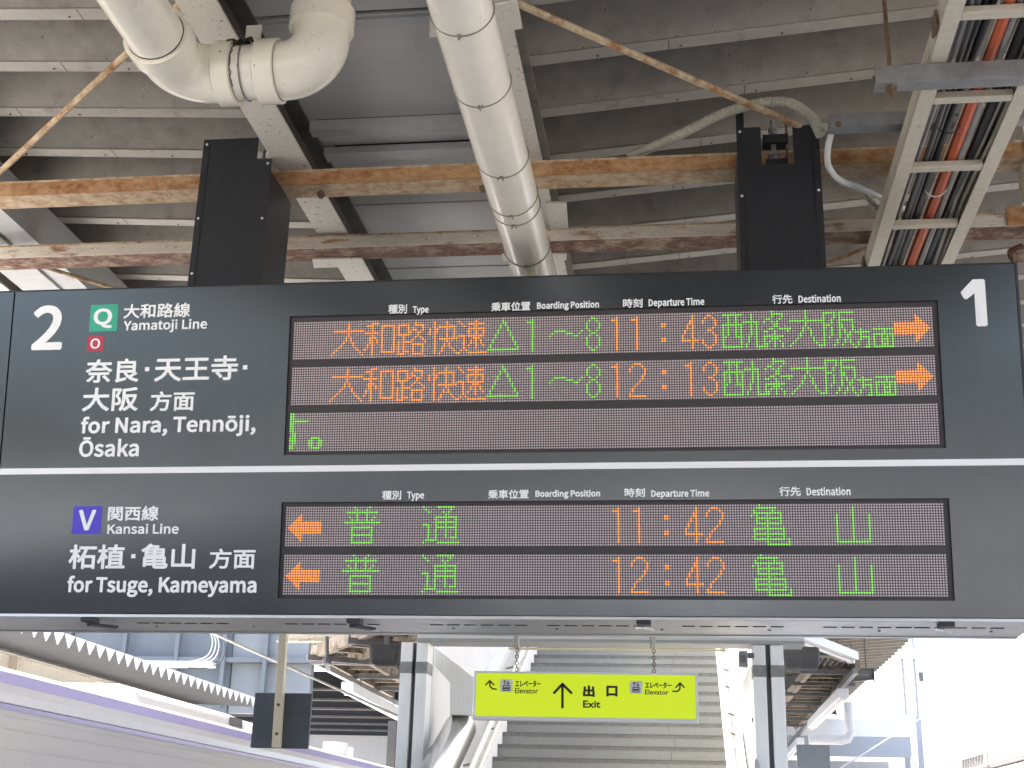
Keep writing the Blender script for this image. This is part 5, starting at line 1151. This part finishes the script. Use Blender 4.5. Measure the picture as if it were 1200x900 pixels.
single(MB().tube([(-3.6058, 13.0000, 3.4881), (-3.5876, 13.0000, 3.2421)], 0.022, 8).tube([(-3.5895, 13.0000, 3.2674), (-3.5857, 13.0000, 3.2168)], 0.045, 8), 'hanging_rod', 'girder', 'dark hanging rod with nut above the left batten lamp', 'rod')
single(MB().tube([(-5.2685, 14.0000, 3.6982), (-4.6763, 15.0000, 3.4604), (-3.7561, 18.0000, 3.0860)], 0.015, 6), 'guy_wire', 'cable_grey', 'pale cable slanting down right behind the cream sign post', 'cable', smooth=True)

# ------------------------------------------------------------------ opposite platform canopy (left)
oc = thing('platform_canopy', (-9.6, 20, 0), 'opposite canopy with white toothed edge above the train', 'canopy')
EX, EZ, PIT, DEP = -9.0, 4.275, 0.36, 0.2
y0, y1 = 10.0, 27.6
n = int((y1 - y0) / PIT)
vs, fs = [], []
prof = []
for k in range(n):
    y = y0 + k * PIT
    prof += [(y, 0.0), (y + PIT * 0.5, -DEP)]
prof.append((y0 + n * PIT, 0.0))
for x, dz in ((EX, 0), (-13.5, 0.15)):
    vs += [(x, y, EZ + h + dz) for y, h in prof]
m_ = len(prof)
fs = [(i, i + 1, m_ + i + 1, m_ + i) for i in range(m_ - 1)]
o = MB().add(vs, fs).build('roof_deck', 'oc_deck', oc)
md = o.modifiers.new('thick', 'SOLIDIFY'); md.thickness = 0.006
mb = MB()
for k in range(n):
    y = y0 + k * PIT
    mb.prism([(y + 0.02, EZ), (y + PIT - 0.02, EZ), (y + PIT * 0.5, EZ - DEP + 0.008)], 'x', EX + 0.001, EX + 0.012)
mb.build('eave_closure', 'white', oc)
mb = MB(); h_beam(mb, -10.35, -10.1, 3.70, 0.36, y0, y1, 0.014); mb.build('edge_beam', 'beam', oc)
for y in (14.0, 19.2, 24.5):
    MB().box(-10.34, -10.08, y - 0.12, y + 0.12, 3.72, 4.04).build('splice_plate', 'rust_pale', oc)
    MB().box(-10.33, -10.12, y - 0.1, y + 0.1, 0.0, 3.695).build('canopy_column', 'beam', oc)

# ------------------------------------------------------------------ train at the left track
TY0, TY1, TXs = -14.0, 42.0, -3.9
tr = thing('commuter_train', (-5.3, 8, -1.1), 'silver commuter train with violet roof stripe standing at the left platform edge', 'train')
def extr(pts, y0, y1):
    return MB().prism(pts, 'y', y0, y1)
XO = TXs - 2.8
cars = []
y = TY0
while y < TY1:
    cars.append((y, y + 18.6)); y += 19.0
for (a, b) in cars:
    extr([(TXs, -0.1), (TXs, 2.255), (TXs - 0.06, 2.30), (XO + 0.06, 2.30), (XO, 2.255), (XO, -0.1)], a, b).build('body', 'train', tr, bevel=0.004)
    extr([(TXs + 0.012, 2.235), (TXs + 0.018, 2.262), (TXs - 0.02, 2.272), (TXs - 0.02, 2.24)], a, b).build('gutter', 'train_lavender', tr)
    extr([(TXs - 0.005, 2.273), (TXs - 0.02, 2.33), (TXs - 0.055, 2.39), (TXs - 0.09, 2.385), (TXs - 0.09, 2.28)], a, b).build('shoulder', 'train_white', tr)
    extr([(TXs - 0.052, 2.388), (TXs - 0.11, 2.465), (TXs - 0.15, 2.46), (TXs - 0.095, 2.382)], a, b).build('roof_stripe', 'train_violet', tr)
    extr([(TXs - 0.112, 2.456), (TXs - 0.45, 2.56), (TXs - 1.4, 2.62), (TXs - 2.35, 2.56), (XO + 0.05, 2.31), (TXs - 0.16, 2.31), (TXs - 0.16, 2.44)], a, b).build('roof', 'train_roof', tr)
    mb = MB()
    for z in (2.20, 2.13, 2.02):
        mb.box(TXs + 0.0005, TXs + 0.004, a + 0.05, b - 0.05, z, z + 0.012)
    mb.build('side_ribs', 'train', tr)
    yy = a + 2.65
    while yy < b - 2.0:
        w = MB().box(TXs + 0.001, TXs + 0.012, yy, yy + 1.7, 0.9, 1.93).build('window', 'train_white', tr, bevel=0.02)
        o = MB().box(TXs + 0.0125, TXs + 0.016, yy + 0.06, yy + 1.64, 0.96, 1.87).build('pane', 'glass', w)
        WORLD[w.name] = WORLD[tr.name]
        o.location = (0, 0, 0)
        yy += 2.9
for (a, b, h) in ((10.2, 12.9, 2.70), (13.3, 15.2, 2.68), (26.5, 29.5, 2.70)):
    extr([(TXs - 0.40, 2.50), (TXs - 0.46, h - 0.06), (TXs - 0.62, h), (TXs - 2.1, h), (TXs - 2.3, 2.50)], a, b).build('air_conditioner', 'train_white', tr, bevel=0.03)
    MB().box(TXs - 0.435, TXs - 0.42, b - 0.5, b - 0.15, 2.56, 2.64).build('vent', 'girder', tr)
MB().tube([(TXs - 0.6, 17.0, 2.55), (TXs - 0.6, 17.0, 2.72)], 0.16, 12).tube([(TXs - 0.6, 17.6, 2.55), (TXs - 0.6, 17.6, 2.70)], 0.09, 12).build('roof_insulator', 'train_white', tr, smooth=True)

# ------------------------------------------------------------------ far right train, overexposed
t2 = thing('commuter_train', (7.4, 30, -1.1), 'pale train on the far right track, partly in the corner', 'train')
xs = 6.0
extr([(xs, -0.1), (xs, 2.9), (xs + 0.1, 3.1), (xs + 0.4, 3.3), (xs + 2.4, 3.3), (xs + 2.7, 3.1), (xs + 2.8, 2.9), (xs + 2.8, -0.1)], 16.0, 35.6).build('body', 'far_train', t2, bevel=0.02)
extr([(xs + 0.30, 3.305), (xs + 0.33, 3.82), (xs + 0.6, 3.96), (xs + 2.1, 3.96), (xs + 2.4, 3.305)], 20.0, 30.2).build('air_conditioner', 'far_roof', t2, bevel=0.08)
extr([(xs + 0.32, 3.305), (xs + 0.34, 3.68), (xs + 0.5, 3.76), (xs + 2.1, 3.76), (xs + 2.4, 3.305)], 30.3, 35.2).build('roof_cover', 'train_cover', t2, bevel=0.05)
mb = MB()
for i in range(4):
    for k in range(8):
        mb.box(xs + 0.322, xs + 0.345, 30.8 + k * 0.3, 31.0 + k * 0.3, 3.44 + i * 0.055, 3.47 + i * 0.055)
mb.build('vent', 'girder', t2)

# ------------------------------------------------------------------ overbridge and buildings beyond
ob = thing('station_overbridge', (-10, 30, 0), 'pale blue station overbridge with dark underside beyond the left canopy', 'overbridge')
MB().box(-40, -14.6, 30, 30.3, 3.4, 9.5).build('wall', 'bluegrey', ob)
MB().box(-14.55, -10.6, 30.1, 30.4, 3.4, 9.5).build('wall', 'bluegrey', ob)
MB().box(-10.55, -2.3, 30.0, 30.3, 5.45, 9.5).build('wall', 'bluewall', ob)
MB().box(-10.55, -8.65, 30.05, 30.3, 4.2, 5.33).build('wall', 'bluewall', ob)
MB().box(-14.5, -2.3, 29.85, 30.35, 5.335, 5.445).build('ledge', 'bluegrey', ob)
for x in (-13.2, -11.9, -10.75, -9.75):
    MB().box(x, x + 0.09, 29.8, 29.98, 4.3, 9.4).build('downpipe', 'bluegrey', ob)
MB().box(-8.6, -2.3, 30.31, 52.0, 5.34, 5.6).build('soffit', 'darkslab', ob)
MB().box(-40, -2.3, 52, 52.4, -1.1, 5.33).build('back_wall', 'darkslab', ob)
MB().box(-2.28, -2.1, 30.4, 52.4, 4.0, 9.5).build('wall', 'bluegrey', ob)
for i, y in enumerate((31.5, 34.0, 36.5, 39.0, 41.5, 44.0, 47, 50)):
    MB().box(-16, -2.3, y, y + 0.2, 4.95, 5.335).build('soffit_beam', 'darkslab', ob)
    MB().box(-16, -2.3, y - 0.05, y + 0.25, 4.90, 4.948).build('beam_flange', 'shade_steel', ob)
MB().box(-30, -9.2, 42, 42.3, 2.2, 4.6).build('wall', 'beam_grey', ob)
for x in (-9.0, -6.2, -3.4):
    MB().box(x, x + 0.25, 40, 40.25, -1.1, 4.9).build('pier', 'girder', ob)
ct = thing('cable_tray', (-12.0, 27.9, 4.95), 'white cable tray with looped cables on the pale blue wall', 'cable tray')
a, b = (-11.2193, 28.2000, 5.0926), (-10.4178, 28.2000, 5.1003)
MB().box(a[0] - 1.2, b[0], 28.2, 28.6, a[2] - 0.06, a[2] + 0.05).build('tray', 'white', ct)
for i in range(5):
    q = [(-10.5769, 28.3000, 5.8985), (-10.4448, 28.3000, 5.5793), (-10.5311, 28.3000, 5.2794), (-10.8701, 28.3000, 5.1459), (-11.2634, 28.3000, 5.1422)]
    MB().tube(smooth_path([(p[0] + 0.06 * i, p[1] + 0.05 * i, p[2] - 0.03 * i) for p in q], 6), 0.014, 6).build('cable', 'cable_white' if i < 3 else 'cable_dark', ct, smooth=True)

rb = thing('footbridge', (2, 36, 0), 'pale grey footbridge spanning the right tracks in the distance', 'footbridge')
MB().box(1.2, 5.65, 36, 36.2, 4.36, 4.80).build('parapet', 'white_wall', rb)
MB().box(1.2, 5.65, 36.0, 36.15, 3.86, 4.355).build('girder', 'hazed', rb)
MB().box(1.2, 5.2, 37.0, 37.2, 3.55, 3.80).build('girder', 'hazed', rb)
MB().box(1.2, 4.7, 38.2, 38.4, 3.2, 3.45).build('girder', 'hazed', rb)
MB().box(1.2, 5.65, 35.95, 35.99, 4.90, 4.94).build('top_rail', 'white', rb)
mb = MB()
for i in range(9):
    x = 1.4 + i * 0.52
    mb.box(x, x + 0.04, 35.96, 35.985, 4.801, 4.899)
mb.build('railing_posts', 'white', rb)
for x in (5.50, 5.85):
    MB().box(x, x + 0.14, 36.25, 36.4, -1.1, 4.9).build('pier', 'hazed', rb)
cp_ = thing('catenary_mast', (6.0, 38, -1.1), 'pale lattice catenary mast beyond the right eave', 'mast')
for dx in (-0.16, 0.16):
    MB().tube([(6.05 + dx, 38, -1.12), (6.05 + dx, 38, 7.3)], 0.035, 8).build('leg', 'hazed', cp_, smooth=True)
mb = MB()
for i in range(20):
    z = -0.8 + i * 0.4
    mb.tube([(5.89, 38, z), (6.21, 38, z + 0.4)], 0.012, 5)
    mb.tube([(6.21, 38, z), (5.89, 38, z + 0.4)], 0.012, 5)
mb.build('lattice', 'hazed', cp_)
MB().box(4.9, 7.1, 37.9, 38.05, 6.62, 6.78).build('crossarm', 'white_wall', cp_)
MB().tube([(6.35, 37.9, 6.0), (6.35, 37.9, 6.25)], 0.06, 8).build('insulator', 'girder', cp_, smooth=True)
single(MB().tube([(5.7413, 34.0000, 4.7412), (3.7389, 34.0000, 3.5197), (2.4836, 34.0000, 2.7590)], 0.022, 6), 'stay_wire', 'cable_white', 'thin pale stay wire slanting across the distant footbridge', 'cable', smooth=True)
